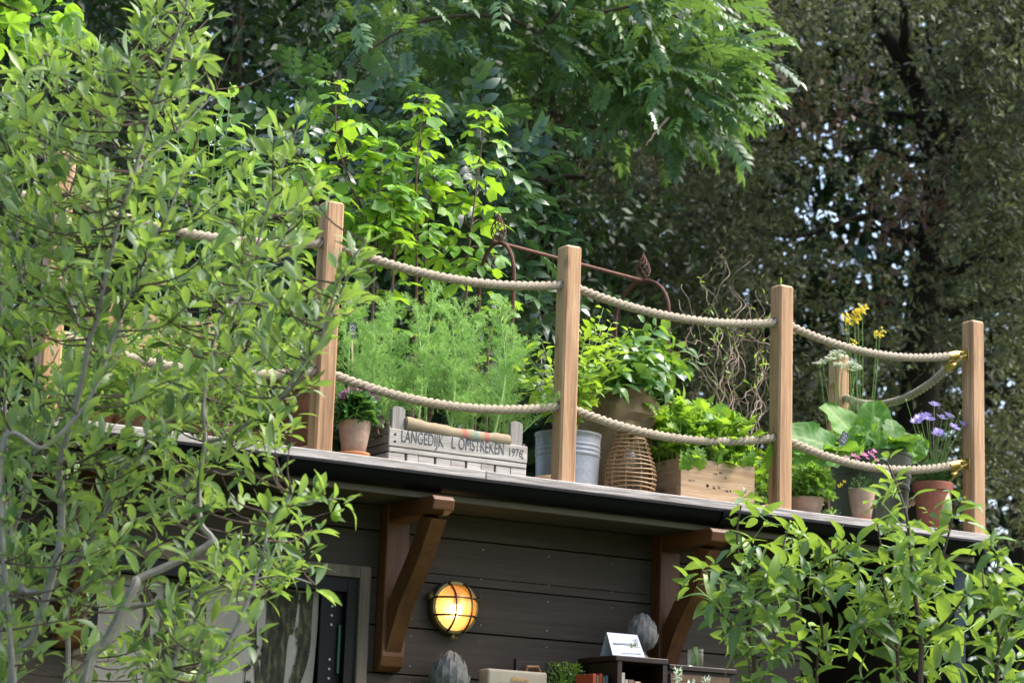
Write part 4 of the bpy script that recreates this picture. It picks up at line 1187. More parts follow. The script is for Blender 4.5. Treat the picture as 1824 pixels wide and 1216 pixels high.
# parsley pot, olive tub, pink pot, scabious pot
pxx = Xpx(1437, .16, ZD); PZ = Zpx(884, pxx, .09)
pot('flower_pot', 'low mossy terracotta pot of parsley right of the fence post', pxx, .16, .050, .074, PZ - ZD, M['terra_pale'], .0, GP)
tx, ty = Xpx(1548, .36, ZD), .36; TR = .185; TZ = Zpx(803, tx, ty - TR)
t = thing('metal_tub', 'large olive green metal tub planted with chard', 'tub', (tx, ty, ZD))
th_ = TZ - ZD
MB().lathe([(0, .002), (TR * .86, 0), (TR * .87, .008), (TR * .93, th_ * .55), (TR * .955, th_ * .56), (TR * .955, th_ * .60), (TR * .94, th_ * .61), (TR * .965, th_ * .7), (TR * .985, th_ * .71), (TR * .985, th_ * .75), (TR * .97, th_ * .76), (TR * .995, th_ - .012), (TR * 1.015, th_ - .009), (TR * 1.015, th_), (TR * .985, th_ - .002), (TR * .86, .012), (0, .01)], (tx, ty, ZD + .001), 48, close=False).build('body', M['olive'], t, smooth=True)
MB().lathe([(0, th_ - .03), (TR * .95, th_ - .03)], (tx, ty, ZD), 30, close=False).build('soil', M['soil'], t)
MB().tube([(tx - .07, ty - TR - .004, TZ - .05), (tx - .05, ty - TR - .02, TZ - .075), (tx + .0, ty - TR - .024, TZ - .08), (tx + .05, ty - TR - .02, TZ - .075), (tx + .07, ty - TR - .004, TZ - .05)], .0045, 6).build('handle', M['olive'], t, smooth=True)
kx = Xpx(1535, .085, ZD); KZ = Zpx(869, kx, .03)
saucer('thin terracotta saucer beneath the small pink-flowered pot', kx, .085, .052, M['terra'], .010)
pot('flower_pot', 'small pale terracotta pot with little pink flowers before the olive tub', kx, .085, .038, .0585, KZ - ZD - .008, M['terra_pale'], .0, GP, z=ZD + .008)
vx_ = Xpx(1662, .12, ZD); VZ = Zpx(857, vx_, .04)
saucer('reddish terracotta saucer under the violet flower pot', vx_, .12, .072, M['terra_red'], .018)
pot('flower_pot', 'red terracotta pot with a thick rim holding violet scabious', vx_, .12, .063, .085, VZ - ZD - .010, M['terra_red'], .035, GP, z=ZD + .010)
# wooden wedges showing at the feet of the posts
for x, yy, lab in ((Xpx(955, .16, ZD), .12, 'small wooden block beside the bucket'), (Xpx(1357, .16, ZD), .14, 'small wooden block right of the planter box'), (Xpx(538, .15, ZD), .115, 'small wooden block in front of the dark pots')):
    o = MB().prism([(x - .045, ZD + .001), (x + .05, ZD + .001), (x + .05, ZD + .042), (x + .0, ZD + .034), (x - .045, ZD + .016)], 1, yy, yy + .05).build('wood_block', M['box_x'], None, bevel=.003)
    tag(o, lab, 'wood block', 'wood blocks on the deck')
# raised plank planter at the back left
bt = thing('planter_trough', 'tall rough plank planter behind the wild apple leaves with broad-leaved plants', 'planter', (-.5, .66, ZD))
BTZ = Zpx(567, -.34, .5)
for k, (a, b) in enumerate(zip(np.linspace(ZD + .01, BTZ, 5)[:-1], np.linspace(ZD + .01, BTZ, 5)[1:])):
    MB().box((-.66, .5, a + .002), (-.20, .522, b - .002)).build('plank', M['box_x'], bt, bevel=.002)
    MB().box((-.66, .80, a + .002), (-.20, .822, b - .002)).build('plank', M['box_x'], bt, bevel=.002)
for x in (-.655, -.225): MB().box((x, .5235, ZD + .01), (x + .02, .7985, BTZ - .003)).build('end_plank', M['box_y'], bt, bevel=.002)
for x in (-.24, -.64): MB().box((x, .478, ZD + .003), (x + .045, .4985, BTZ + .02)).build('leg', M['post'], bt, bevel=.002)
MB().box((-.63, .525, BTZ - .09), (-.23, .797, BTZ - .04)).build('soil', M['soil'], bt)

# rusty hooped plant support with two spiral finials
def support():
    Y1 = .62
    A = atY(887, 432, Y1); B = atz(1145, 500, A[2])
    d = nrm(B - A); w = nrm(np.array([-d[1], d[0], 0]))
    w = np.array([-.25, .97, 0]); w = nrm(w)
    t = thing('plant_support', 'rusty iron hoop support with two twisted finials behind the fence', 'plant support', (A[0], A[1], ZD))
    MB().tube([A - d * .03, B], .0085, 8).build('top_bar', M['rust'], t, smooth=True)
    for C, hw in ((A, .10), (B, .155)):
        P = [C - w * hw + (0, 0, -(C[2] - ZD) + .003)] + [C - w * hw + (0, 0, -.45)]
        P += [C + w * hw * math.cos(a) + np.array([0, 0, (math.sin(a) - 1) * .16]) for a in np.linspace(math.pi, 0, 13)]
        P += [C + w * hw + (0, 0, -.45), C + w * hw + (0, 0, -(C[2] - ZD) + .003)]
        MB().tube(np.array(P), .0085, 8).build('hoop', M['rust'], t, smooth=True)
        f = None
        for k in range(8):
            a0 = k / 8 * 2 * math.pi
            pts = []
            for u in np.linspace(0, 1, 15):
                R = .002 + .030 * math.sin(math.pi * u ** .72) ** 1.1
                a = a0 + 2.6 * u
                pts.append(C + np.array([R * math.cos(a), R * math.sin(a), .004 + .115 * u]))
            if f is None: f = MB().tube(pts, .0024, 5).build('finial', M['rust'], t, smooth=True)
            else: MB().tube(pts, .0024, 5).build('finial_wire', M['rust'], f, smooth=True)
        MB().tube([C + np.array([0, 0, .105]), C + np.array([0, 0, .135])], [.004, .002], 6).build('tip', M['rust'], f)
support()

# chalk-lettered slate plant tags on sticks
def tag_label(x, yy, z, lab, a=.15):
    t = thing('plant_tag', lab, 'plant tag', (x, yy, z), 'slate plant tags')
    Rm = np.array([[math.cos(a), 0, math.sin(a)], [0, 1, 0], [-math.sin(a), 0, math.cos(a)]])
    def q(lo, hi):
        b = MB().box(lo, hi); b.v[0] = b.v[0] @ Rm.T + np.array([x, yy, z]); return b
    q((-.018, 0, -.03), (.018, .003, .03)).build('slate', M['slate'], t)
    q((-.004, .0032, -.16), (.004, .006, .01)).build('stick', M['label_stick'], t)
    c = MB(); r = random.Random(int(x * 100))
    for i in range(3):
        pts = [(-.012 + .024 * u, -.0008, .016 - .014 * i + .005 * math.sin(u * 12 + i)) for u in np.linspace(0, 1, 10)]
        c.tube(pts, .0009, 4)
    for k in range(len(c.v)): c.v[k] = c.v[k] @ Rm.T + np.array([x, yy, z])
    c.build('chalk_writing', M['chalk'], t)
p = atY(627, 588, .42); tag_label(p[0], .42, p[2], 'small slate plant tag behind the second fence post', -.1)
p = atY(1503, 781, .17); tag_label(p[0], .17, p[2], 'slate plant tag leaning on the rim of the olive tub', .5)

# ------------------------------------------------------------------ plants on the deck
UPV = np.array([0, 0, 1.0])
def dirs(n, up=.5, spread=1.0):
    d = rv(n); d[:, 2] = np.abs(d[:, 2]) * up + up * .3; d[:, :2] *= spread
    return nrm(d)
def dome_plant(name, label, cat, c, R, H, nl, size, key, templs, m, stem_m, own=60, group=None, flat=.6, nst=14, droop=0.0, base=None, leafname='leaf'):
    """bushy plant: stems fanning from the soil, leaves through a dome-shaped volume"""
    c = np.array(c, float)
    t = thing(name, label, cat, c, group)
    st = MB(); ends = []
    for k in range(nst):
        a = rng.uniform(0, 2 * math.pi); q = rng.uniform(.2, .95)
        e = c + np.array([R * q * math.cos(a), R * q * math.sin(a), H * rng.uniform(.55, .95)])
        mid = c + (e - c) * .5 + np.array([0, 0, H * .12])
        P = spline(np.array([c + (e - c) * np.array([.12, .12, 0]), mid, e]), 8)
        st.tube(P, np.linspace(.0026, .0012, 8), 5); ends.append(P)
    st.build('stems', stem_m, t, smooth=True)
    u = rng.uniform(0, 1, nl) ** .6; a = rng.uniform(0, 2 * math.pi, nl); v = rng.uniform(.12, 1, nl)
    rad = R * np.sqrt(rng.uniform(0, 1, nl)) * (1 - .35 * v ** 3)
    pos = c + np.stack([rad * np.cos(a), rad * np.sin(a), H * v], 1)
    out = np.stack([np.cos(a), np.sin(a), np.full(nl, .35 - droop)], 1) + rv(nl, .55)
    nn = UPV + rv(nl, flat) + .25 * out
    leaves(t, key, templs, m, pos, out, nn, np.full(nl, size) * rng.uniform(.65, 1.15, nl), rng.uniform(0, 1, nl), own, leafname)
    return t
def petals(parent, centres, n, R, L, m, name='flower', cup=.4, w=.6):
    V, F, _ = t_ellip(w, 2, -.2, .1, .6)
    for cpt, ax in centres:
        ax = nrm(ax); b = MB()
        x = nrm(np.cross(ax, [.3, .5, .8])); y = np.cross(ax, x)
        for k in range(n):
            a = k / n * 2 * math.pi
            o = x * math.cos(a) + y * math.sin(a)
            d = nrm(o + ax * cup + rng.normal(size=3) * .12)
            A = frames(d[None], (ax + .0001)[None])[0]
            b.add((V * L) @ A.T + cpt + o * R, F, rng.random())
        b.build(name, m, parent, smooth=True, rnd=True)

T_LOB = [t_lobed(5, .62, .3, .05), t_lobed(5, .68, .15, .07), t_lobed(3, .5, .4, .06)]
T_GER = [t_lobed(7, .25, .25, .06), t_lobed(7, .3, .1, .05)]
T_OV = [t_ellip(.5, 4, .25, .2, .42), t_ellip(.46, 4, .5, .15, .42, .3), t_ellip(.55, 4, .05, .25, .45, -.2)]
T_SMALL = [t_ellip(.45, 2, .2, .2, .45), t_ellip(.5, 2, -.1, .2, .45)]
T_CUT = [t_cut(6, .55, .45, s) for s in range(4)]
T_BROAD = [t_broad(seed=1), t_broad(bend=.75, seed=2, w=.7), t_broad(bend=.2, seed=3, ruff=.07), t_broad(bend=1.0, seed=4, w=.6)]

# pink geranium
gr = dome_plant('geranium', 'pink geranium with scalloped dark leaves in the limed terracotta pot', 'plant', (gx, .075, GZ - .02), .072, .10, 210, .034, 'geranium_leaf', T_GER, M['geranium'], M['stem_green'], 70, flat=.8)
cc = []
for X_, Y_ in ((617, 701), (626, 697), (634, 691), (642, 689), (648, 696), (656, 700), (661, 705), (668, 712), (622, 706), (611, 706), (652, 691)):
    p = atY(X_, Y_, .05 + rng.uniform(-.02, .02)); cc.append((p, np.array([rng.uniform(-.5, .5), -.9, .6])))
petals(gr, cc, 7, .003, .019, M['petal_pink'])
sg = MB()
for p, a in cc: sg.tube([p, (p + np.array([gx, .075, GZ])) / 2 + np.array([0, .01, .01]), np.array([gx, .075, GZ - .01])], .0009, 4)
sg.build('flower_stalks', M['stem_green'], gr)

# feathery fennel
def fennel(base, top, lab, plume=1.0, group='fennel plants in the lettered crate', dens=1.0, bulb=True):
    base, top = np.array(base, float), np.array(top, float)
    t = thing('fennel_plant', lab, 'plant', base, group)
    H = np.linalg.norm(top - base)
    P = spline(np.array([base, base + (top - base) * .5 + rng.normal(size=3) * .02, top]), 14)
    m = MB(); m.tube(P, np.linspace(.0075 if bulb else .004, .0012, 14), 7)
    P0, P1, Wd, Rr = [], [], [], []
    for k in range(int(26 * dens)):
        u = .2 + .8 * (k + rng.random()) / (26 * dens)
        o = np.array([np.interp(u, np.linspace(0, 1, 14), P[:, j]) for j in range(3)])
        a = rng.uniform(0, 2 * math.pi)
        L = plume * (.20 - .10 * u) * rng.uniform(.7, 1.2)
        d = nrm(np.array([math.cos(a), math.sin(a), .75 + .5 * u]))
        f = spline(np.array([o, o + d * L * .55, o + d * L + np.array([0, 0, -.03 * L / .15])]), 9)
        m.tube(f, np.linspace(.0020, .0006, 9), 4)
        # pinnae
        np_ = 13
        uu = np.linspace(.12, 1, np_)
        for q in range(np_):
            b = np.array([np.interp(uu[q], np.linspace(0, 1, 9), f[:, j]) for j in range(3)])
            for s in range(2):
                pd = nrm(d * .5 + rng.normal(size=3) * .65 + np.array([0, 0, .2]))
                pl = L * .34 * (1.15 - .7 * uu[q]) * rng.uniform(.7, 1.2)
                e = b + pd * pl
                P0.append(b[None]); P1.append(e[None]); Wd.append([.0014]); Rr.append([rng.random()])
                nh = 9
                v = rng.uniform(.15, 1, nh)[:, None]
                hb = b + (e - b) * v
                hd = nrm(pd * .6 + rng.normal(size=(nh, 3)) * .6)
                hl = pl * .42 * rng.uniform(.6, 1.1, nh)[:, None]
                P0.append(hb); P1.append(hb + hd * hl); Wd.append([.0015] * nh); Rr.append(rng.uniform(0, 1, nh))
    m.build('stalk', M['stem_fennel'], t, smooth=True)
    ribbons('fronds', np.concatenate(P0), np.concatenate(P1), np.concatenate(Wd), M['fennel'], t, np.concatenate(Rr))
flist = [((688, 770), (668, 580), .12), ((700, 770), (700, 560), .20), ((738, 775), (742, 548), .13), ((760, 775), (772, 528), .26), ((800, 780), (805, 566), .11), ((836, 785), (846, 590), .20),
         ((840, 780), (820, 545), .28), ((872, 790), (890, 545), .10), ((880, 785), (918, 590), .20), ((905, 790), (935, 620), .26), ((718, 770), (640, 600), .27), ((816, 780), (770, 610), .09)]
bt_ = {}
for k, ((xa, ya), (xb, yb), yy) in enumerate(flist):
    b = np.array([Xpx(xa, CY0 + yy, CZT), CY0 + yy, CZT - .035])
    tp = atY(xb, yb, CY0 + yy + rng.uniform(-.03, .08))
    fennel(b, tp, 'feathery green fennel plant growing in the lettered crate', .92)
b = np.array([Xpx(890, .1, CZT), .1, CZT - .03]); tp = atY(1003, 702, -.01)
fennel(b, tp, 'single fennel stalk leaning out across the fence post by the bucket', .42, None, .55, False)
for (xa, xb, yb, yy) in ((640, 625, 560, .42), (615, 640, 600, .55), (655, 690, 545, .5)):
    b = np.array([Xpx(xa, yy, ZD + .1), yy, ZD + .05]); tp = atY(xb, yb, yy)
    fennel(b, tp, 'tall dill plant with thread-like leaves behind the geranium pot', .95, 'dill plants behind the geranium')
for (xa, xb, yb, yy) in ((500, 480, 560, .5), (545, 540, 580, .45)):
    b = np.array([Xpx(xa, yy, ZD + .1), yy, ZD + .05]); tp = atY(xb, yb, yy)
    fennel(b, tp, 'feathery dill plant left of the second fence post', .95, 'dill plants left of the post')

# tall currant bushes at the back of the deck
def currant(pts, yy, lab, nl, big=.086):
    P = [atY(x, y_, yy) for x, y_ in pts]
    base = np.array([P[-1][0] + .01, yy, ZD + .02])
    t = thing('currant_bush', lab, 'plant', base, 'currant bushes behind the fence')
    C = spline(np.array(P + [base]), 40)
    m = MB(); m.tube(C, np.linspace(.0022, .0065, 40), 6)
    pos, d, n, sz = [], [], [], []
    H = np.linspace(0, 1, 40)
    nl = int(nl * .62)
    for k in range(nl):
        u = (k / nl) ** 1.1 * .86
        o = np.array([np.interp(u, H, C[:, j]) for j in range(3)])
        a = k * 2.4 + rng.uniform(-.5, .5)
        out = np.array([math.cos(a), math.sin(a), .0])
        pl = (.025 + .085 * min(1, u * 3.5 + .1)) * rng.uniform(.5, 1.25)
        e = o + out * pl + np.array([0, 0, .35 * pl])
        m.tube([o, o + out * pl * .5 + np.array([0, 0, .3 * pl]), e], .0011, 4)
        pos.append(e); dd = out + np.array([0, 0, rng.uniform(-.55, .15)]) + rng.normal(size=3) * .15
        d.append(dd); n.append(UPV + rng.normal(size=3) * .32 + np.array([-.05, -.30, 0])); sz.append(big * rng.uniform(.55, 1.1) * min(1, .72 + u * 2.2))
    m.build('stem', M['stem_red'], t, smooth=True)
    leaves(t, 'currant_leaf', T_LOB, M['currant'], pos, np.array(d), np.array(n), np.array(sz), rng.uniform(0, 1, nl), 80)
currant([(598, 145), (600, 250), (622, 318), (648, 400), (655, 470)], .78, 'tall currant bush rising right above the second fence post', 70)
currant([(684, 252), (674, 350), (668, 450)], .72, 'shorter currant bush between the two tall ones', 54)
currant([(757, 170), (744, 274), (740, 386), (742, 520)], .76, 'tallest currant stem in the middle above the fennel', 82)
currant([(866, 196), (850, 321), (835, 446), (830, 540)], .80, 'right currant bush beside the rusty finial', 78)
currant([(533, 286), (548, 350), (566, 401), (575, 480)], .74, 'currant bush left of the second fence post', 52)
currant([(783, 296), (768, 345), (758, 430)], .86, 'thin currant stem close behind the tallest one', 44)
currant([(700, 345), (705, 420), (700, 500)], .66, 'low leafy currant bush behind the fennel', 52)
currant([(905, 545), (888, 560), (870, 620)], .60, 'low currant shoot at the foot of the rusty hoop', 26, .05)
currant([(510, 360), (520, 430), (540, 520)], .80, 'low currant bush behind the apple twigs', 36)

# lime-green shrub in the zinc bucket and broad-leaved plant in the burlap planter
def bush(name, label, c, tips, nl, size, key, templs, m, stem_m, own=140, per=9, droop=-.1, spread=.06):
    """stems to given tips, leaves in pairs along the upper two thirds"""
    c = np.array(c, float); t = thing(name, label, 'plant', c)
    st = MB(); pos, d, n, sz = [], [], [], []
    for e in tips:
        e = np.array(e, float)
        P = spline(np.array([c + np.array([rng.uniform(-.03, .03), rng.uniform(-.03, .03), 0]), c + (e - c) * .45 + np.array([0, 0, .05]), e]), 12)
        st.tube(P, np.linspace(.0032, .0010, 12), 5)
        for k in range(per):
            u = .30 + .70 * k / (per - 1)
            o = np.array([np.interp(u, np.linspace(0, 1, 12), P[:, j]) for j in range(3)])
            ax = nrm(e - c)
            a = k * 1.57 + rng.uniform(-.4, .4)
            for s in (0, math.pi):
                out = np.array([math.cos(a + s), math.sin(a + s), 0]); out = nrm(out - ax * (out @ ax) * .6)
                pos.append(o + out * rng.uniform(.002, .012)); d.append(out + ax * .5 + np.array([0, 0, droop]) + rng.normal(size=3) * .3)
                n.append(UPV + rng.normal(size=3) * .45 + np.array([0, -.2, 0])); sz.append(size * rng.uniform(.6, 1.2) * (.55 + .6 * math.sin(math.pi * min(1, u * .8))))
    st.build('stems', stem_m, t, smooth=True)
    leaves(t, key, templs, m, pos, np.array(d), np.array(n), np.array(sz), rng.uniform(0, 1, len(pos)), own)
    return t
tips = [atY(x, y_, yy) for x, y_, yy in ((920, 650, .2), (935, 625, .25), (955, 655, .12), (965, 610, .3), (985, 640, .2), (1045, 590, .30), (1060, 575, .32), (1075, 548, .34), (1050, 620, .2), (1075, 610, .22), (1095, 600, .28), (1065, 640, .15), (1045, 650, .12), (1085, 640, .2), (1110, 620, .3), (1030, 600, .35), (1105, 655, .22), (1000, 600, .3), (940, 680, .1), (1070, 590, .4), (1020, 570, .35), (1090, 575, .35), (1120, 590, .3), (945, 700, .15), (1045, 680, .12), (1070, 690, .15))]
bush('lime_shrub', 'yellow-green small-leaved shrub spilling from the galvanised bucket', (bx, .215, ZD + bh - .03), tips, 0, .050, 'lime_leaf', T_OV, M['lime'], M['stem_green'], 260, 9)
tips = [atY(x, y_, yy) for x, y_, yy in ((1110, 600, .38), (1130, 588, .4), (1150, 575, .42), (1170, 580, .40), (1190, 590, .42), (1205, 605, .35), (1225, 620, .4), (1235, 640, .38), (1215, 660, .3), (1190, 640, .25), (1165, 620, .25), (1140, 625, .24), (1120, 640, .24), (1105, 660, .22), (1150, 660, .2), (1180, 680, .22), (1200, 690, .26), (1160, 690, .2), (1220, 655, .45), (1180, 610, .5), (1130, 610, .3), (1100, 690, .2), (1080, 660, .25))]
bush('basil_plant', 'leafy potato-like plant with broad leaves in the burlap planter', (sx_, sy_, ZD + shh - .03), tips, 0, .068, 'basil_leaf', [t_ellip(.62, 5, .45, .2, .42), t_ellip(.56, 5, .7, .15, .42, .2), t_ellip(.66, 5, .25, .25, .45, -.2)], M['basil'], M['stem_green'], 280, 7, -.35)

# salad leaves in the pale box and behind it
def salad(name, label, c, w, dep, H, nl, size, own, m=None, templs=None, key='salad_leaf'):
    c = np.array(c, float); t = thing(name, label, 'plant', c)
    pos = c + np.stack([rng.uniform(-w / 2, w / 2, nl), rng.uniform(-dep / 2, dep / 2, nl), H * rng.uniform(0, .85, nl)], 1)
    a = rng.uniform(0, 2 * math.pi, nl)
    d = np.stack([np.cos(a) * .7, np.sin(a) * .7, rng.uniform(.2, 1.2, nl)], 1)
    nn = rv(nl, .5) + np.stack([-np.cos(a) * .4, -np.sin(a) * .4 - .2, np.full(nl, .8)], 1)
    leaves(t, key, templs or T_CUT, m or M['salad'], pos, d, nn, size * rng.uniform(.6, 1.2, nl), rng.uniform(0, 1, nl), own)
    st = MB()
    for k in range(0, nl, 3): st.tube([np.array([pos[k][0], pos[k][1], c[2] - .02]), pos[k]], .0016, 4)
    st.build('stems', M['stem_green'], t)
    return t
s = salad('salad_plants', 'frilly light green mustard salad filling the pale planter box', ((SBX0 + SBX1) / 2, SBY0 + SBD * .5, SBZ - .02), .38, SBD, .26, 520, .078, 290)
# leaves hanging over the front of the box
pos = []; d = []; n_ = []; sz = []
for x, y_, l in ((1225, 812, .10), (1243, 800, .12), (1252, 815, .09), (1212, 818, .08), (1303, 826, .05), (1325, 822, .06), (1372, 800, .09), (1378, 815, .08), (1283, 822, .05), (1340, 815, .07)):
    p = atY(x, y_ - 18, SBY0 - .012); pos.append(p); d.append((rng.uniform(-.3, .3), -.25, -1)); n_.append((rng.uniform(-.3, .3), -1, .35)); sz.append(l)
leaves(s, 'salad_leaf', T_CUT, M['salad'], pos, np.array(d), np.array(n_), np.array(sz), rng.uniform(0, 1, len(pos)), 20)
c0 = atY(1195, 760, .3)
salad('mustard_plant', 'tall lobed salad plant between the burlap planter and the box', (c0[0], .30, ZD + .1), .17, .16, .34, 90, .095, 80)
salad('pea_shoots', 'upright pale pea shoots rising behind the planter box', (SBX0 + .2, SBY0 + SBD + .12, ZD + .18), .40, .12, .36, 190, .085, 150, M['bean'], [t_ellip(.32, 4, .2, .2, .5), t_ellip(.38, 4, .45, .2, .45, .3)], 'pea_leaf')
salad('lettuce_row', 'curly lettuce right of the planter box behind the fence post', (2.13, .24, ZD + .06), .16, .18, .22, 80, .075, 70)
c1 = atY(1432, 770, .62)
salad('mustard_plant', 'curly salad plant between the fourth post and the chard', (c1[0], .62, ZD + .2), .16, .16, .18, 50, .08, 40)

# corkscrew willow
def willow():
    base = np.array([Xpx(1300, .42, ZD + .2), .42, ZD + .15])
    t = thing('corkscrew_willow', 'bare twisted corkscrew willow branches behind the salad box', 'plant', base)
    ends = [(1222, 505), (1215, 530), (1250, 500), (1262, 470), (1290, 450), (1318, 465), (1300, 520), (1320, 500), (1345, 545), (1362, 520), (1372, 480), (1388, 500), (1384, 560), (1330, 590), (1380, 640), (1360, 600), (1235, 580), (1275, 560), (1310, 560), (1400, 610), (1350, 660), (1375, 690)]
    leafp, leafd = [], []
    for k, (x, y_) in enumerate(ends):
        e = atY(x, y_, .42 + rng.uniform(-.14, .14))
        b = base + np.array([rng.uniform(-.12, .15), rng.uniform(-.08, .08), 0])
        n = 60; u = np.linspace(0, 1, n)[:, None]
        mid = b + (e - b) * .5 + np.array([rng.uniform(-.08, .08), rng.uniform(-.05, .05), .06])
        P = (1 - u) ** 2 * b + 2 * u * (1 - u) * mid + u * u * e
        f1, f2, p1, p2 = rng.uniform(10, 17), rng.uniform(22, 34), rng.uniform(0, 6), rng.uniform(0, 6)
        amp = .006 + .026 * u
        L = np.linalg.norm(e - b)
        side = nrm(np.cross(e - b, [0, 1, .1])); fwd = np.cross(nrm(e - b), side)
        P = P + side * amp * np.sin(f1 * u * L / .5 + p1) + fwd * amp * np.cos(f1 * .9 * u * L / .5 + p2) + side * .006 * np.sin(f2 * u * L / .5 + p2)
        if k in (4, 5, 3):
            c = np.linspace(0, 5.2, 16)
            P = np.vstack([P, P[-1] + np.stack([.022 * (np.sin(c)) * (1 - c / 8), .01 * np.cos(c * 1.4), .022 * (1 - np.cos(c)) * (1 - c / 9)], 1)])
        MB().tube(P, np.linspace(.0029, .0009, len(P)), 5).build('branch', M['willow'], t, smooth=True)
        for j in range(2):
            i0 = int(rng.uniform(.2, .95) * n); q = rng.normal(size=3) * .05
            c = np.linspace(0, 1, 14)[:, None]
            MB().tube(P[i0] + q * c * 1.6 + np.stack([.010 * np.sin(c[:, 0] * 9 + k), .008 * np.cos(c[:, 0] * 8), .008 * np.sin(c[:, 0] * 12)], 1) - np.array([.010 * math.sin(k), .008, 0]), np.linspace(.0018, .0009, 14), 4).build('twig', M['willow'], t, smooth=True)
        if k in (2, 3, 6, 8, 10, 11, 12, 17, 18, 16):
            for j in range(12):
                i0 = int(rng.uniform(.5, 1) * (n - 1)); leafp.append(P[i0]); leafd.append(rng.normal(size=3) + np.array([0, 0, .3]))
    nl = len(leafp)
    leaves(t, 'willow_leaf', [t_ellip(.26, 3, .5, .2, .45), t_ellip(.22, 3, -.4, .2, .45)], M['salad'], leafp, np.array(leafd), UPV + rv(nl, .7), np.full(nl, .026) * rng.uniform(.6, 1.3, nl), rng.uniform(0, 1, nl), 120)
willow()

# parsley, chard, little pink flowers, scabious, white umbels, mustard
dome_plant('parsley', 'fine-leaved parsley filling the low terracotta pot', 'plant', (pxx + .015, .16, PZ - .02), .105, .155, 520, .022, 'parsley_leaf', [t_lobed(3, .6, .2, .1), t_lobed(5, .6, .3, .1)], M['herb'], M['stem_green'], 120, nst=30, flat=.9)
def chard():
    t = thing('chard_plants', 'broad puckered chard leaves with pale ribs in the olive tub', 'plant', (tx, ty, TZ - .03))
    spec = [((1500, 800), (1438, 745), .17, .26, 2), ((1480, 800), (1425, 790), .13, .30, 0), ((1500, 800), (1462, 735), .25, .24, 0), ((1520, 800), (1500, 755), .12, .18, 1), ((1545, 800), (1510, 700), .30, .27, 3),
            ((1550, 800), (1590, 745), .20, .25, 3), ((1560, 800), (1545, 700), .35, .28, 0), ((1580, 800), (1600, 740), .22, .26, 2), ((1590, 800), (1645, 720), .30, .34, 2), ((1600, 805), (1660, 770), .26, .25, 0),
            ((1570, 800), (1570, 720), .4, .26, 2), ((1530, 800), (1480, 775), .13, .16, 1), ((1600, 810), (1625, 790), .2, .2, 0), ((1450, 805), (1430, 760), .28, .22, 1), ((1560, 800), (1640, 745), .42, .3, 1), ((1495, 800), (1450, 770), .36, .24, 0)]
    pos, d, n, sz, wh = [], [], [], [], []
    for (xa, ya), (xb, yb), yy, L, w in spec:
        a = np.array([Xpx(xa, ty + (yy - .28) * .6, TZ), ty + (yy - .28) * .6, TZ - .04]); b = atY(xb, yb, yy)
        pos.append(a); d.append(b - a + np.array([0, 0, .02])); n.append(np.array([rng.uniform(-.3, .3), -.95, .55]) if rng.random() < .6 else np.array([rng.uniform(-.4, .4), -.2, 1])); sz.append(max(L * .52, np.linalg.norm(b - a) * .85)); wh.append(w)
    leaves(t, 'chard_leaf', T_BROAD, M['chard'], pos, np.array(d), np.array(n), np.array(sz), rng.uniform(0, 1, len(pos)), 40)
    nl = 34
    pos = np.array([tx, ty, TZ - .02]) + np.stack([rng.uniform(-.17, .17, nl), rng.uniform(-.17, .15, nl), rng.uniform(-.01, .03, nl)], 1)
    dd = dirs(nl, 1.4)
    leaves(t, 'chard_leaf', T_BROAD, M['chard'], pos, dd, np.stack([rng.uniform(-.4, .4, nl), np.full(nl, -.7), rng.uniform(.2, 1, nl)], 1), .15 * rng.uniform(.65, 1.15, nl), rng.uniform(0, 1, nl), 40)
    nl = 60
    pos = np.array([tx, ty, TZ - .03]) + np.stack([rng.uniform(-.15, .15, nl), rng.uniform(-.15, .15, nl), rng.uniform(0, .1, nl)], 1)
    dd = dirs(nl, .9)
    leaves(t, 'salad_leaf', T_CUT, M['chard'], pos, dd, UPV + rv(nl, .5), .09 * rng.uniform(.7, 1.2, nl), rng.uniform(0, 1, nl), 40)
chard()
pk = dome_plant('pink_flowers', 'dainty pink flowers over dark leaves in the small pale pot', 'plant', (kx, .085, KZ - .02), .055, .075, 150, .020, 'pink_leaf', T_SMALL, M['fern_dark'], M['stem_green'], 40)
cc = [(atY(x, y_, .05), np.array([rng.uniform(-.4, .4), -.8, .7])) for x, y_ in ((1508, 816), (1520, 812), (1528, 815), (1535, 810), (1543, 816), (1550, 808), (1556, 804), (1560, 820), (1525, 820), (1540, 811), (1553, 812))]
petals(pk, cc, 6, .001, .017, M['petal_magenta'], w=.5)
cc = [(atY(x, y_, .06), np.array([-.2, -.8, .5])) for x, y_ in ((1498, 863), (1504, 858), (1494, 866))]
petals(pk, cc, 5, .001, .010, M['petal_yellow'])
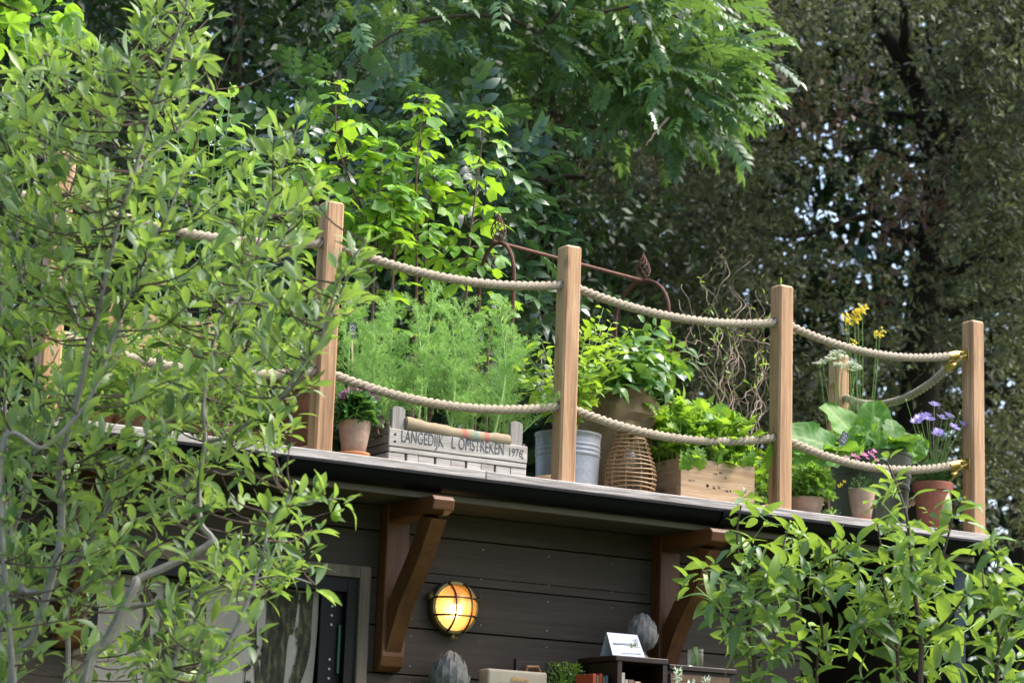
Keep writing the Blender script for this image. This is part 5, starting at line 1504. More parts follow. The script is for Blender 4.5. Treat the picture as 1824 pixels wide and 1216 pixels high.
def scabious():
    c = np.array([vx_, .12, VZ - .02])
    t = thing('scabious', 'violet pincushion scabious on thin grey-green stems in the red pot', 'plant', c)
    m = MB(); heads = [(1640, 745, .05), (1655, 748, .10), (1650, 740, .14), (1672, 770, .06), (1700, 762, .03), (1715, 757, .05), (1722, 748, .08), (1678, 745, .16), (1690, 742, .12), (1632, 752, .08), (1668, 775, .1), (1664, 722, .2)]
    cc = []
    for x, y_, yy in heads:
        p = atY(x, y_, yy)
        m.tube(spline(np.array([c + np.array([rng.uniform(-.02, .02), 0, 0]), c + (p - c) * .55 + np.array([0, 0, .02]), p]), 10), .0013, 5); cc.append((p, p - c + np.array([0, -.12, 0])))
    for x, y_ in ((1614, 713), (1709, 737), (1697, 741), (1690, 770)):
        p = atY(x, y_, .12); m.tube(spline(np.array([c, c + (p - c) * .5, p]), 8), .0012, 5); m.lathe([(.001, -.005), (.007, 0), (.001, .006)], p, 8)
    m.build('stems', M['stem_green'], t, smooth=True)
    petals(t, cc, 14, .006, .025, M['petal_violet'], 'flower', .25, .55)
    petals(t, [(p + nrm(a) * .004, a) for p, a in cc], 10, .002, .015, M['petal_violet'], 'flower_centre', .9, .6)
    n = 1500
    b = c + np.stack([rng.uniform(-.05, .05, n), rng.uniform(-.05, .05, n), rng.uniform(0, .10, n)], 1)
    e = b + nrm(rv(n) * np.array([1, 1, .6]) + np.array([0, 0, .5])) * rng.uniform(.02, .06, n)[:, None]
    ribbons('needle_leaves', b, e, np.full(n, .0024), M['geranium'], t, rng.uniform(0, 1, n))
scabious()
def umbels():
    c = np.array([Xpx(1490, .55, ZD + .2), .55, ZD + .15])
    t = thing('white_umbels', 'white umbel flower heads on pale stems in front of the rear post', 'plant', c)
    m = MB(); f = []
    for x, y_ in ((1466, 645), (1478, 640), (1490, 628), (1500, 636), (1510, 655), (1522, 660), (1484, 632), (1515, 648), (1505, 626), (1495, 650), (1526, 655), (1460, 648)):
        p = atY(x, y_, .5 + rng.uniform(-.05, .05))
        m.tube(spline(np.array([c, c + (p - c) * .6 + np.array([rng.uniform(-.02, .02), 0, 0]), p - np.array([0, 0, .02])]), 8), .0016, 5)
        for k in range(20):
            q = p + np.array([rng.uniform(-.022, .022), rng.uniform(-.022, .022), rng.uniform(-.004, .008)])
            m.tube([p - np.array([0, 0, .02]), q], .0005, 3); f.append((q, np.array([0, -.5, 1])))
    m.build('stems', M['stem_green'], t, smooth=True)
    V, F, _ = t_ellip(.9, 2, 0, .1, .5); b = MB()
    for q, ax in f:
        for k in range(5):
            a = k * 1.2566
            A = frames(np.array([[math.cos(a), math.sin(a), .3]]), np.array([[0, 0, 1.0]]))[0]
            b.add((V * .0095) @ A.T + q, F, rng.random())
    b.build('florets', M['petal_white'], t, rnd=True)['kind'] = 'stuff'
    nl = 46; pos = c + np.stack([rng.uniform(-.06, .08, nl), rng.uniform(-.05, .05, nl), rng.uniform(.02, .24, nl)], 1)
    leaves(t, 'umbel_leaf', [t_ellip(.34, 4, .3, .2, .45), t_ellip(.28, 4, .1, .2, .5)], M['bean'], pos, dirs(nl, 1.2), UPV + rv(nl, .7), .085 * rng.uniform(.6, 1.1, nl), rng.uniform(0, 1, nl), 46)
umbels()
def mustard():
    c = np.array([Xpx(1530, .62, ZD + .2), .62, ZD + .15])
    t = thing('mustard_flowers', 'yellow mustard flower clusters on tall stems above the top rope', 'plant', c)
    m = MB(); cc = []
    for x, y_, k in ((1510, 572, 12), (1522, 570, 14), (1528, 557, 16), (1536, 552, 14), (1568, 592, 7), (1562, 598, 4), (1521, 610, 5), (1558, 725, 7), (1505, 565, 6)):
        p = atY(x, y_, .6)
        m.tube(spline(np.array([c, c + (p - c) * .6 + np.array([.01, 0, 0]), p]), 9), .0014, 5)
        for _ in range(int(k * 1.8)):
            q = p + rng.normal(size=3) * np.array([.010, .010, .011]); cc.append((q, np.array([rng.uniform(-.5, .5), -.7, .6])))
            m.tube([p - np.array([0, 0, .012]), q], .0005, 3)
    m.build('stems', M['stem_green'], t, smooth=True)
    petals(t, cc, 4, .001, .0085, M['petal_yellow'], w=.85)
    nl = 26; pos = c + np.stack([rng.uniform(-.03, .05, nl), rng.uniform(-.03, .03, nl), rng.uniform(.2, .47, nl)], 1)
    leaves(t, 'mustard_leaf', [t_ellip(.2, 3, .3, .2, .5)], M['bean'], pos, dirs(nl, 1.5), UPV + rv(nl, .7), .045 * rng.uniform(.6, 1.1, nl), rng.uniform(0, 1, nl), 26)
mustard()
# clover at the deck edge between the pots
p = atY(1487, 912, .03)
dome_plant('clover', 'small trailing green weeds at the foot of the olive tub', 'plant', (p[0], .05, ZD + .004), .035, .03, 40, .014, 'clover_leaf', T_SMALL, M['herb'], M['stem_green'], 20)

# broad-leaved plants in the plank planter and herbs in front of it, behind the wild apple
def bean(x0, tops, lab, yy):
    c = np.array([Xpx(x0, yy, BTZ), yy, BTZ - .05])
    t = thing('bean_plant', lab, 'plant', c, 'bean plants in the plank planter')
    m = MB(); pos, d, n, sz = [], [], [], []
    fl = []
    for x, y_ in tops:
        e = atY(x, y_, yy + rng.uniform(-.05, .05))
        P = spline(np.array([c, c + (e - c) * .5, e]), 16); m.tube(P, np.linspace(.0065, .002, 16), 6)
        for k in range(16):
            u = .18 + .82 * k / 15; o = np.array([np.interp(u, np.linspace(0, 1, 16), P[:, j]) for j in range(3)])
            a = k * 2.4 + rng.uniform(-.4, .4); out = np.array([math.cos(a), math.sin(a), .45])
            for q in range(2):
                pos.append(o + out * .03 * q); d.append(out + rng.normal(size=3) * .4); n.append(UPV * .7 + rng.normal(size=3) * .6 + np.array([0, -.4, 0])); sz.append(.105 * rng.uniform(.6, 1.15))
            if k % 2 and k > 3: fl.append((o + out * .012, out + np.array([0, -.6, 0])))
    m.build('stems', M['stem_green'], t, smooth=True)
    leaves(t, 'bean_leaf', [t_ellip(.48, 4, .3, .2, .5), t_ellip(.42, 4, .1, .25, .5, .3)], M['bean'], pos, np.array(d), np.array(n), np.array(sz), rng.uniform(0, 1, len(pos)), 110)
    petals(t, fl, 4, .002, .014, M['petal_white'], w=.6)
bean(360, [(352, 205), (385, 215), (410, 175), (372, 260)], 'tall bean plant with grey-green leaves and white flowers, tallest of its row', .62)
bean(305, [(300, 230), (320, 170), (280, 260)], 'bean plant at the left end of the plank planter', .66)
bean(420, [(430, 260), (455, 230), (440, 320)], 'bean plant at the right end of the plank planter', .64)
for x, y_, yy, R_, H_, lab in ((250, 690, .36, .17, .36, 'fine light green herb mound far left on the deck'), (360, 700, .30, .18, .36, 'bright green herb mound in the middle behind the apple twigs'), (455, 720, .34, .15, .33, 'green herb mound beside the tall dark pot'), (150, 690, .4, .16, .34, 'green herb mound at the left post')):
    xx = Xpx(x, yy, ZD + .1)
    q = pot('herb_tub', lab.replace('herb mound', 'herb growing in a low brown tub'), xx, yy, R_ * .6, R_ * .72, .09, M['terra_dark'], .0, 'brown tubs behind the apple twigs', cat='tub')
    dome_plant('herb_mound', lab, 'plant', (xx, yy, ZD + .05), R_, H_, 1700, .026, 'herb_leaf', T_SMALL, M['herb'], M['stem_green'], 60, nst=30, flat=.8)

# thyme in a pot on the wall shelf and pale flower spikes below the frame
zx = Xpx(1028, .15, 1.72)
pot('flower_pot', 'dark terracotta pot of green thyme between the radio and the orange books', zx, .265, .045, .06, .075, M['terra_dark'], .0, None, z=1.586)
dome_plant('thyme', 'dense dark green thyme mound between the radio and the orange books', 'plant', (zx, .255, 1.655), .10, max(.05, Zpx(1180, zx, .2) - 1.655), 1500, .013, 'thyme_leaf', T_SMALL, M['herb'], M['stem_green'], 60, nst=40, flat=.9)
for x, y_, lab in ((1208, 1188, 'taller pale flower spike in front of the woven cabinet'), (1258, 1205, 'shorter pale flower spike in front of the woven cabinet'), (1232, 1212, 'lowest pale flower spike between the other two')):
    tp = atd(x, y_, 7.9); c = np.array([tp[0] + rng.uniform(-.02, .02), tp[1], 0.0])
    t = thing('flower_spike', lab, 'plant', c, 'pale flower spikes in front of the hut')
    P = spline(np.array([c, (c + tp) / 2 + np.array([.015, 0, 0]), tp]), 20)
    m = MB().tube(P, np.linspace(.004, .0012, 20), 6); m.build('stem', M['stem_green'], t, smooth=True)
    cc = []
    for k in range(26):
        q = P[-1] - np.array([0, 0, .004 + .0042 * k]); a = k * 2.4
        cc.append((q + np.array([math.cos(a), math.sin(a), 0]) * .006, np.array([math.cos(a), math.sin(a), .5])))
    b = MB(); V, F, _ = t_ellip(.8, 2, -.4, .2, .5)
    for q, ax in cc:
        for s in range(3):
            A = frames((nrm(ax) + rng.normal(size=3) * .4)[None], (UPV + rng.normal(size=3) * .2)[None])[0]
            b.add((V * .013) @ A.T + q, F, rng.random())
    b.build('florets', M['petal_white'], t, rnd=True)['kind'] = 'stuff'
    nl = 30; pos = np.stack([np.full(nl, c[0]), np.full(nl, c[1]), rng.uniform(.05, 1.1, nl)], 1) + rv(nl, .05)
    leaves(t, 'spike_leaf', T_SMALL, M['bean'], pos, dirs(nl, .4), UPV + rv(nl, .4), .09 * rng.uniform(.7, 1.2, nl), rng.uniform(0, 1, nl), 0)

# ------------------------------------------------------------------ the wild apple tree in front, on the left
def inside(poly, x, y):
    c = False; n = len(poly)
    for i in range(n):
        (xa, ya), (xb, yb) = poly[i], poly[(i + 1) % n]
        if (ya > y) != (yb > y) and x < (xb - xa) * (y - ya) / (yb - ya) + xa: c = not c
    return c
def branch_tree(name, label, base, stems, poly, ntw, key, templs, m, size, bark, twig, tr, leaf_per, cat='tree', own=300, up=.55, rad=.016, droop=0.0, spur=.035, keep=None, stem_nodes=1.0, spread=1.0):
    base = np.array(base, float)
    t = thing(name, label, cat, base)
    allp, alld, nodes = [], [], []
    trunk = MB()
    for k, (pts, t0, t1, r0) in enumerate(stems):
        n = len(pts)
        P = [atd(x, y_, t0 + (t1 - t0) * i / max(1, n - 1)) for i, (x, y_) in enumerate(pts)]
        joined = pts[0][1] >= 1180 or pts[0][0] <= 4
        if joined: P = [base + rng.normal(size=3) * np.array([.05, .05, 0]), base + (P[0] - base) * .55 + rng.normal(size=3) * .03] + P
        C = spline(np.array(P), 10 * len(P))
        rr = np.linspace(r0, .0026, len(C)) ** 1.0
        b = MB().tube(C, rr, 7).build('branch', M[bark], t, smooth=True)
        for i in range(0, len(C)):
            allp.append(C[i]); alld.append(rr[i])
        L = np.concatenate([[0], np.cumsum(np.linalg.norm(np.diff(C, axis=0), axis=1))])
        T = nrm(np.gradient(C, axis=0))
        s = .1
        while s < L[-1]:
            i = int(np.searchsorted(L, s)); i = min(i, len(C) - 1)
            x, y_, z = px(C[i])
            if -60 < x and y_ < 1260 and y_ > -80 and rng.random() < stem_nodes * (.35 if rr[i] > .008 else 1):
                nodes.append((C[i], T[i], rr[i]))
            s += spur * rng.uniform(.7, 1.4)
        nodes.append((C[-1], T[-1], .002))
    allp = np.array(allp); alld = np.array(alld)
    tw = MB(); k = 0
    xs = [p[0] for p in poly]; ys = [p[1] for p in poly]
    while k < ntw:
        x, y_ = rng.uniform(min(xs), max(xs)), rng.uniform(min(ys), max(ys))
        if not inside(poly, x, y_): continue
        if keep is not None and rng.random() > keep(x, y_): continue
        k += 1
        e = atd(x, y_, rng.uniform(*tr))
        dv = allp - e; dist = np.linalg.norm(dv * np.array([1, 1, 1.0]), axis=1) + np.maximum(0, dv[:, 2] + .05) * 2.0 + (alld > .012) * .05
        j = int(np.argmin(dist)); o = allp[j]
        if np.linalg.norm(o - e) > .55: o = e + nrm(o - e) * .55 if False else o
        h = e - o
        P = spline(np.array([o, o + h * .5 + np.array([0, 0, -.12 * np.linalg.norm(h)]) + rng.normal(size=3) * .012, e]), 9)
        tw.tube(P, np.linspace(.0034, .0013, 9), 5)
        T = nrm(np.gradient(P, axis=0)); Lh = np.linalg.norm(h)
        nn = max(2, int(Lh / spur * .55))
        for q in range(nn):
            u = 1 - .75 * q / nn; i = int(u * 8)
            nodes.append((P[i], T[i], .0015))
    tw.build('twigs', M[twig], t, smooth=True)['kind'] = 'stuff'
    pos, d, n, sz = [], [], [], []
    pet = MB()
    for o, T, r in nodes:
        x, y_, z = px(o)
        if not (-120 < x < 1950 and -120 < y_ < 1330): continue
        c = int(rng.integers(*leaf_per))
        a0 = rng.uniform(0, 6.28)
        b1 = nrm(np.cross(T, [.31, .2, .9])); b2 = np.cross(T, b1)
        so = o + (b1 * math.cos(a0) + b2 * math.sin(a0)) * (r + rng.uniform(.0, .02))
        for q in range(c):
            a = a0 + q * 2.4
            out = b1 * math.cos(a) + b2 * math.sin(a)
            ang = rng.uniform(.45, 1.25)
            dd = T * math.cos(ang) + out * math.sin(ang) * spread + np.array([0, 0, up * .4 - droop])
            pt = so + nrm(dd) * rng.uniform(.004, .02)
            pos.append(pt); d.append(dd + rng.normal(size=3) * .15)
            n.append(UPV * .8 + rng.normal(size=3) * .42 + T * .25 - out * .2); sz.append(size * (rng.uniform(.3, .7) if rng.random() < .3 else rng.uniform(.7, 1.2)))
    leaves(t, key, templs, m, pos, np.array(d), np.array(n), np.array(sz), rng.uniform(0, 1, len(pos)), own)
    return t, len(pos)
L_STEMS = [
 ([(152, 1216), (192, 1137), (238, 1046), (248, 1030), (304, 1005), (375, 965), (357, 930), (355, 853), (365, 787), (362, 727), (372, 650), (395, 560), (430, 470)], 6.80, 7.10, .019),
 ([(365, 787), (405, 777), (486, 721), (532, 676), (572, 600), (604, 526), (640, 452)], 7.02, 6.70, .008),
 ([(20, 1216), (60, 1130), (104, 980), (109, 884), (106, 828), (121, 772), (140, 700), (158, 612), (173, 561), (214, 382), (240, 306), (285, 143), (326, 30), (345, -60)], 6.70, 6.60, .015),
 ([(0, 1058), (51, 1056), (96, 1041), (147, 985), (177, 934), (203, 884), (218, 838), (263, 798), (324, 716), (355, 676), (400, 600), (440, 500), (484, 347), (535, 215)], 6.90, 6.80, .014),
 ([(0, 1030), (20, 955), (46, 874), (61, 812), (75, 740), (60, 640), (31, 423), (45, 300)], 7.20, 7.10, .012),
 ([(0, 823), (76, 797), (127, 752), (167, 696), (203, 600), (250, 480), (300, 380), (330, 300)], 6.50, 6.70, .009),
 ([(350, 1216), (395, 1167), (446, 1056), (471, 975), (480, 930), (520, 880)], 6.50, 6.60, .0095),
 ([(228, 1081), (284, 1071), (344, 1046), (420, 995), (461, 944), (500, 905), (560, 893), (606, 888)], 7.00, 6.80, .006),
 ([(120, 1216), (121, 1081), (157, 1036), (187, 995), (230, 930), (289, 919)], 7.30, 7.40, .011),
 ([(289, 919), (324, 868), (365, 823), (395, 777), (420, 701), (432, 640), (449, 433), (470, 380)], 7.40, 7.50, .010),
 ([(0, 469), (31, 423), (102, 326), (150, 230), (184, 173), (215, 120)], 7.30, 7.20, .006),
 ([(30, 505), (60, 440), (102, 403), (140, 300), (185, 210)], 7.50, 7.40, .006),
 ([(500, 709), (535, 655), (569, 606), (604, 500), (650, 430)], 6.60, 6.50, .0045),
 ([(158, 612), (120, 520), (95, 380), (70, 200), (78, 90)], 7.00, 7.20, .006),
 ([(300, 1216), (330, 1120), (360, 1060), (420, 1040), (500, 1025), (560, 1040)], 7.00, 6.90, .008),
 ([(240, 306), (300, 250), (380, 170)], 6.80, 7.00, .004),
 ([(395, 560), (470, 480), (560, 330)], 6.90, 7.10, .004),
]
L_POLY = [(-40, 150), (60, 75), (130, 60), (235, 100), (268, -60), (385, -60), (388, 60), (350, 150), (330, 240), (400, 330), (440, 260), (480, 230), (540, 165), (575, 260), (548, 340), (600, 400), (690, 445), (670, 500), (640, 560), (610, 640), (575, 720), (540, 780), (500, 830), (470, 860), (540, 870), (610, 880), (560, 955), (540, 1040), (470, 1080), (420, 1216), (-40, 1216)]
T_WILD = [t_ellip(.37, 5, .25, .30, .56, rd=.75), t_ellip(.33, 5, .5, .35, .55, .4, rd=.75), t_ellip(.40, 5, .1, .4, .54, -.4, rd=.7), t_ellip(.35, 5, -.2, .45, .56, .3, rd=.75), t_ellip(.30, 5, .7, .3, .52, .6, .05), t_ellip(.34, 5, .15, .7, .55, .2, .04, rd=.8)]
wild, nwild = branch_tree('wild_apple_tree', 'big many-stemmed grey-barked tree with narrow leaves covering the left of the hut', tuple(np.append(atd(110, 1216, 6.9)[:2], -.02)), L_STEMS, L_POLY, 620,
    'wild_apple_leaf', T_WILD, M['apple_wild'], .069, 'bark_grey', 'bark_brown', (6.4, 7.65), (3, 6), own=300, spur=.055, up=1.0,
    keep=lambda x, y_: (.3 if x > 545 and y_ < 700 else (.45 if 320 < x < 470 and 170 < y_ < 560 else 1.0)) if y_ < 820 else (.66 if y_ < 980 else .5))
for pts in (((345, 270), (362, 215), (386, 160), (370, 105), (374, 55)), ((386, 160), (440, 152), (500, 118), (556, 58)), ((386, 160), (400, 120), (438, 30)), ((348, 250), (330, 330), (345, 420))):
    P = spline(np.array([atd(x, y_, 7.6) for x, y_ in pts]), 24)
    MB().tube(P, np.linspace(.0022, .0009, 24), 5).build('bare_twig', M['stem_red'], wild, smooth=True)
# one small green fruit on the outermost twig
p = atd(598, 919, 6.8)
V_, F_, _ = t_ellip(.4, 3)
MB().lathe([(.001, -.016), (.010, -.012), (.0155, 0), (.012, .012), (.002, .016)], p, 14).build('fruit', M['lime'], wild, smooth=True)

# ------------------------------------------------------------------ apple trees in front, on the right
T_APPLE = [t_ellip(.46, 7, .45, .35, .45, 0, .03, rd=.62), t_ellip(.42, 7, .75, .3, .45, .35, .03, rd=.6), t_ellip(.50, 7, .2, .4, .46, -.4, .03, rd=.65), t_ellip(.46, 7, 1.0, .25, .42, .2, .03, rd=.6), t_ellip(.40, 7, .6, .55, .45, .6, .04, rd=.7), t_ellip(.36, 7, .3, .9, .5, .2, .05, rd=.7)]
def apple(label, base, stems, poly, ntw, tr, leaf_per=(2, 5), size=.076):
    return branch_tree('apple_tree', label, base, stems, poly, ntw, 'apple_leaf', T_APPLE, M['apple'], size, 'bark_brown', 'stem_green', tr, leaf_per, up=.35, droop=.12, spur=.07, own=300, spread=1.25, keep=lambda x, y_: .3 if y_ < 950 or 1706 < x < 1750 else 1.0)
apple('young apple tree with leafy upright shoots in front of the second oak bracket', tuple(np.append(atd(1345, 1216, 7.65)[:2], -.02)),
      [([(1345, 1216), (1335, 1150), (1330, 1080), (1318, 1010), (1313, 950), (1320, 900)], 7.65, 7.70, .010), ([(1335, 1120), (1350, 1050), (1385, 1000), (1405, 935)], 7.65, 7.80, .005), ([(1325, 1060), (1290, 1040), (1250, 1015)], 7.65, 7.50, .004), ([(1345, 1216), (1400, 1160), (1420, 1090)], 7.70, 7.80, .006), ([(1335, 1180), (1300, 1110), (1280, 1070)], 7.60, 7.50, .004)],
      [(1300, 915), (1335, 890), (1345, 930), (1400, 925), (1440, 960), (1430, 1060), (1415, 1130), (1400, 1216), (1290, 1216), (1280, 1120), (1255, 1090), (1220, 1040), (1260, 980)], 30, (7.50, 8.00))
apple('slim apple shoot standing alone before the dark opening of the hut', tuple(np.append(atd(1455, 1216, 7.85)[:2], -.02)),
      [([(1455, 1216), (1465, 1150), (1463, 1090), (1472, 1040), (1480, 990), (1490, 975)], 7.85, 7.90, .006), ([(1463, 1100), (1440, 1060), (1450, 1000)], 7.85, 7.90, .003)],
      [(1440, 1000), (1490, 970), (1510, 1000), (1500, 1080), (1520, 1120), (1500, 1216), (1420, 1216), (1430, 1080)], 9, (7.75, 8.00), (2, 5), .078)
apple('tall bushy apple tree reaching up past the deck edge by the red pot', tuple(np.append(atd(1630, 1216, 7.55)[:2], -.02)),
      [([(1640, 1216), (1640, 1130), (1630, 1060), (1622, 980), (1615, 920), (1600, 870), (1580, 822)], 7.55, 7.70, .012), ([(1600, 1216), (1590, 1120), (1575, 1050), (1570, 980), (1558, 900)], 7.60, 7.70, .008), ([(1630, 1060), (1670, 1010), (1690, 950), (1702, 895)], 7.55, 7.60, .006), ([(1640, 1150), (1690, 1100), (1720, 1060)], 7.50, 7.40, .006), ([(1600, 1160), (1560, 1130), (1520, 1110)], 7.60, 7.50, .005)],
      [(1560, 830), (1590, 810), (1620, 850), (1660, 880), (1720, 890), (1740, 930), (1710, 980), (1740, 1050), (1760, 1120), (1740, 1216), (1540, 1216), (1530, 1130), (1540, 1060), (1505, 1010), (1500, 950), (1560, 900)], 52, (7.40, 8.00))
apple('apple tree at the far right in front of the woodland', tuple(np.append(atd(1775, 1216, 7.5)[:2], -.02)),
      [([(1775, 1216), (1780, 1150), (1772, 1090), (1776, 1020), (1780, 975)], 7.50, 7.65, .010), ([(1778, 1150), (1810, 1090), (1830, 1040)], 7.50, 7.40, .005), ([(1776, 1120), (1755, 1060), (1748, 990)], 7.50, 7.70, .004)],
      [(1745, 965), (1790, 950), (1830, 985), (1830, 1216), (1735, 1216), (1740, 1090), (1750, 1020)], 22, (7.35, 7.80))

# ------------------------------------------------------------------ trees behind the hut
def clumped(name, parent, key, templs, m, centres, per, sigma, size, up=.5, flat=.7, own=0, outward=None, rest='crown', droopy=0.0, squash=.7):
    c = np.repeat(np.asarray(centres), per, 0); N = len(c)
    s = rv(N) * sigma * np.array([1, 1, squash])
    pos = c + s
    d = nrm(s) * .9 + rv(N, .5) + np.array([0, 0, up - droopy])
    if outward is not None: d = d + outward
    n = UPV + rv(N, flat)
    r = np.repeat(rng.uniform(0, 1, len(centres)), per) * .45 + rng.uniform(0, .55, N)
    leaves(parent, key, templs, m, pos, d, n, size * rng.uniform(.65, 1.2, N), np.clip(r, 0, .999), own, 'leaf', rest)
def limb(parent, pts, t, r0, r1, mname='bark_dark', name='branch', n=24, t1=None):
    t1 = t if t1 is None else t1
    P = spline(np.array([atd(x, y_, t + (t1 - t) * i / max(1, len(pts) - 1)) for i, (x, y_) in enumerate(pts)]), n)
    wob = np.sin(np.arange(n)[:, None] * np.array([.9, 1.3, .7])) * r0 * .25
    return MB().tube(P + wob, np.linspace(r0, r1, n), 8).build(name, M[mname], parent, smooth=True)
def in_px(n, xr, yr, tr, poly=None, keep=None):
    out = []
    while len(out) < n:
        x, y_ = rng.uniform(*xr), rng.uniform(*yr)
        if poly is not None and not inside(poly, x, y_): continue
        if keep is not None and rng.random() > keep(x, y_): continue
        out.append(atd(x, y_, rng.uniform(*tr)))
    return np.array(out)
def sprays(parent, templs, m, centres, ntw, L, per, size, rest, up=.1, tip=.45, key='spray_leaf'):
    """leaves set along short twigs that fan out from each centre; young tips are paler, with light on them put into the tone"""
    nc = len(centres); c = np.repeat(np.asarray(centres), ntw, 0); N = len(c)
    td = nrm(rv(N) + np.array([0, 0, up])); Lt = L * rng.uniform(.5, 1.15, N)
    o = c + rv(N) * L * .30
    tone = np.clip(np.repeat(rng.uniform(0, .55, nc), ntw) + rng.uniform(-.1, tip, N), 0, .98)
    u = rng.uniform(.1, 1, (N, per))
    side = rv(N * per).reshape(N, per, 3)
    pos = o[:, None] + td[:, None] * (Lt[:, None] * u)[..., None] + side * .012
    pos[..., 2] -= (u ** 2) * .10 * L
    d = td[:, None] * .8 + side * .55
    n = UPV + rv(N * per, .55).reshape(N, per, 3)
    r = np.clip(tone[:, None] + (u - .6) * .35 + rng.uniform(-.08, .08, (N, per)), 0, .999)
    leaves(parent, key, templs, m, pos.reshape(-1, 3), d.reshape(-1, 3), n.reshape(-1, 3), size * rng.uniform(.65, 1.2, N * per), r.ravel(), 0, 'leaf', rest)
    P0, P1 = o, o + td * Lt[:, None]
    ribbons('twigs', P0, P1, np.full(N, .007), M['bark_dark'], parent, np.zeros(N))
GAPS = ((450, 130, 34), (498, 150, 22), (880, 325, 34), (985, 482, 28), (1690, 885, 34), (1712, 905, 30), (1808, 975, 26), (1500, 300, 20), (1560, 420, 18), (1440, 380, 16), (1110, 390, 18), (1790, 640, 18), (1580, 640, 16), (940, 478, 20))
def open_gap(x, y_, extra): return any(math.hypot(x - a, y_ - b) < c + extra for a, b, c in GAPS)
# evergreen oak on the right
b = atd(1630, 1600, 17.0); b[2] = -.1
oak = thing('evergreen_oak', 'tall dark evergreen oak with forked black trunk filling the right background', 'tree', b)
P = spline(np.array([b, atd(1632, 900, 17), atd(1640, 640, 17), atd(1648, 520, 17), atd(1664, 400, 17), atd(1666, 290, 17), atd(1640, 180, 17), atd(1598, 90, 17), atd(1560, 20, 17), atd(1540, -160, 17)]), 50)
MB().tube(P + np.sin(np.arange(50)[:, None] * np.array([.8, 1.1, .6])) * .008, np.concatenate([np.linspace(.17, .10, 26), np.linspace(.095, .03, 24)]), 10).build('trunk', M['bark_dark'], oak, smooth=True)
for pts, r in ((((1664, 330), (1688, 190), (1730, 115), (1750, 0), (1760, -90)), .07), (((1640, 180), (1614, 80), (1606, -40)), .06), (((1645, 440), (1580, 400), (1552, 372), (1532, 330)), .045), (((1655, 500), (1740, 465), (1860, 452)), .05), (((1645, 560), (1740, 545), (1870, 520)), .06), (((1630, 210), (1540, 200), (1450, 222), (1390, 210)), .02), (((1650, 290), (1560, 265), (1500, 270)), .02), (((1640, 420), (1590, 420), (1540, 385)), .025), (((1640, 560), (1580, 540), (1500, 560)), .03), (((1690, 190), (1660, 90), (1650, 40)), .035), (((1700, 170), (1730, 60)), .03), (((1650, 640), (1500, 610), (1380, 640)), .03), (((1660, 380), (1700, 250), (1760, 160)), .04), (((1540, 385), (1400, 420), (1240, 380), (1100, 420)), .025)):
    limb(oak, pts, 17, r, r * .3, t1=16.6)
def oak_ok(x, y_): return 0.0 if open_gap(x, y_, 16) else 1.0
def oak_centres(n, xr, yr, tr):
    out = []
    while len(out) < n:
        x, y_, t = rng.uniform(*xr), rng.uniform(*yr), rng.uniform(*tr)
        if oak_ok(x, y_) == 0: continue
        if t < 17.6 and 1500 < x < 1745 and 40 < y_ < 600 and rng.random() > .10: continue
        out.append(atd(x, y_, t))
    return np.array(out)
cen = np.concatenate([oak_centres(300, (950, 1990), (-340, 640), (15.6, 19.5)), oak_centres(110, (1150, 1950), (560, 1000), (16, 19.5)), oak_centres(80, (1670, 1900), (-60, 520), (15.2, 16.8)), oak_centres(90, (900, 1320), (250, 640), (16, 19))])
T_HOLM = [t_ellip(.42, 2, .2, .2, .5), t_ellip(.36, 2, -.15, .25, .5, .3), t_ellip(.48, 2, .4, .15, .45)]
sprays(oak, T_HOLM, M['holm'], cen, 15, .42, 13, .058, 'crown')
clumped('oak', oak, 'holm_dead_leaf', T_HOLM, M['holm_dead'], np.concatenate([in_px(16, (1600, 1720), (230, 400), (16, 16.8)), in_px(10, (1400, 1500), (150, 230), (16, 17)), in_px(8, (1540, 1640), (330, 620), (16, 17))]), 14, .16, .085, up=-.4, flat=1, rest='dead_leaves')

# dark evergreen at the rear left and middle
b = atd(395, 1700, 15.5); b[2] = -.1
dk = thing('dark_tree', 'dark leafy tree with thin black branches behind the left fence posts', 'tree', b)
P = spline(np.array([b, atd(392, 700, 15.5), atd(400, 300, 15.5), atd(410, 120, 15.5), atd(420, -150, 15.5)]), 30)
MB().tube(P, np.linspace(.16, .05, 30), 9).build('trunk', M['bark_dark'], dk, smooth=True)
for pts, r in ((((400, 200), (500, 120), (640, 60)), .03), (((405, 160), (330, 60), (260, -20)), .03), (((400, 320), (300, 220), (180, 160), (40, 130)), .035), (((400, 420), (520, 330), (700, 260)), .03), (((410, 100), (520, 20), (600, -60)), .02), (((395, 480), (250, 420), (60, 380)), .03), (((900, 380), (960, 330), (1040, 315)), .05), (((400, 560), (640, 480), (900, 390)), .05)):
    limb(dk, pts, 15.5, r, r * .3, t1=15.0)
gk = lambda x, y_: 0.0 if open_gap(x, y_, 22) else 1.0
cen = np.concatenate([in_px(300, (-150, 760), (-330, 420), (14, 17.5), keep=gk), in_px(110, (560, 1080), (120, 640), (14.2, 17.5), keep=gk)])
clumped('dark', dk, 'dark_leaf', [t_ellip(.45, 2, .2, .2, .5), t_ellip(.4, 2, .5, .2, .5), t_ellip(.5, 2, -.1, .2, .5)], M['woodland'], cen, 95, .27, .085, up=.2, flat=.7)

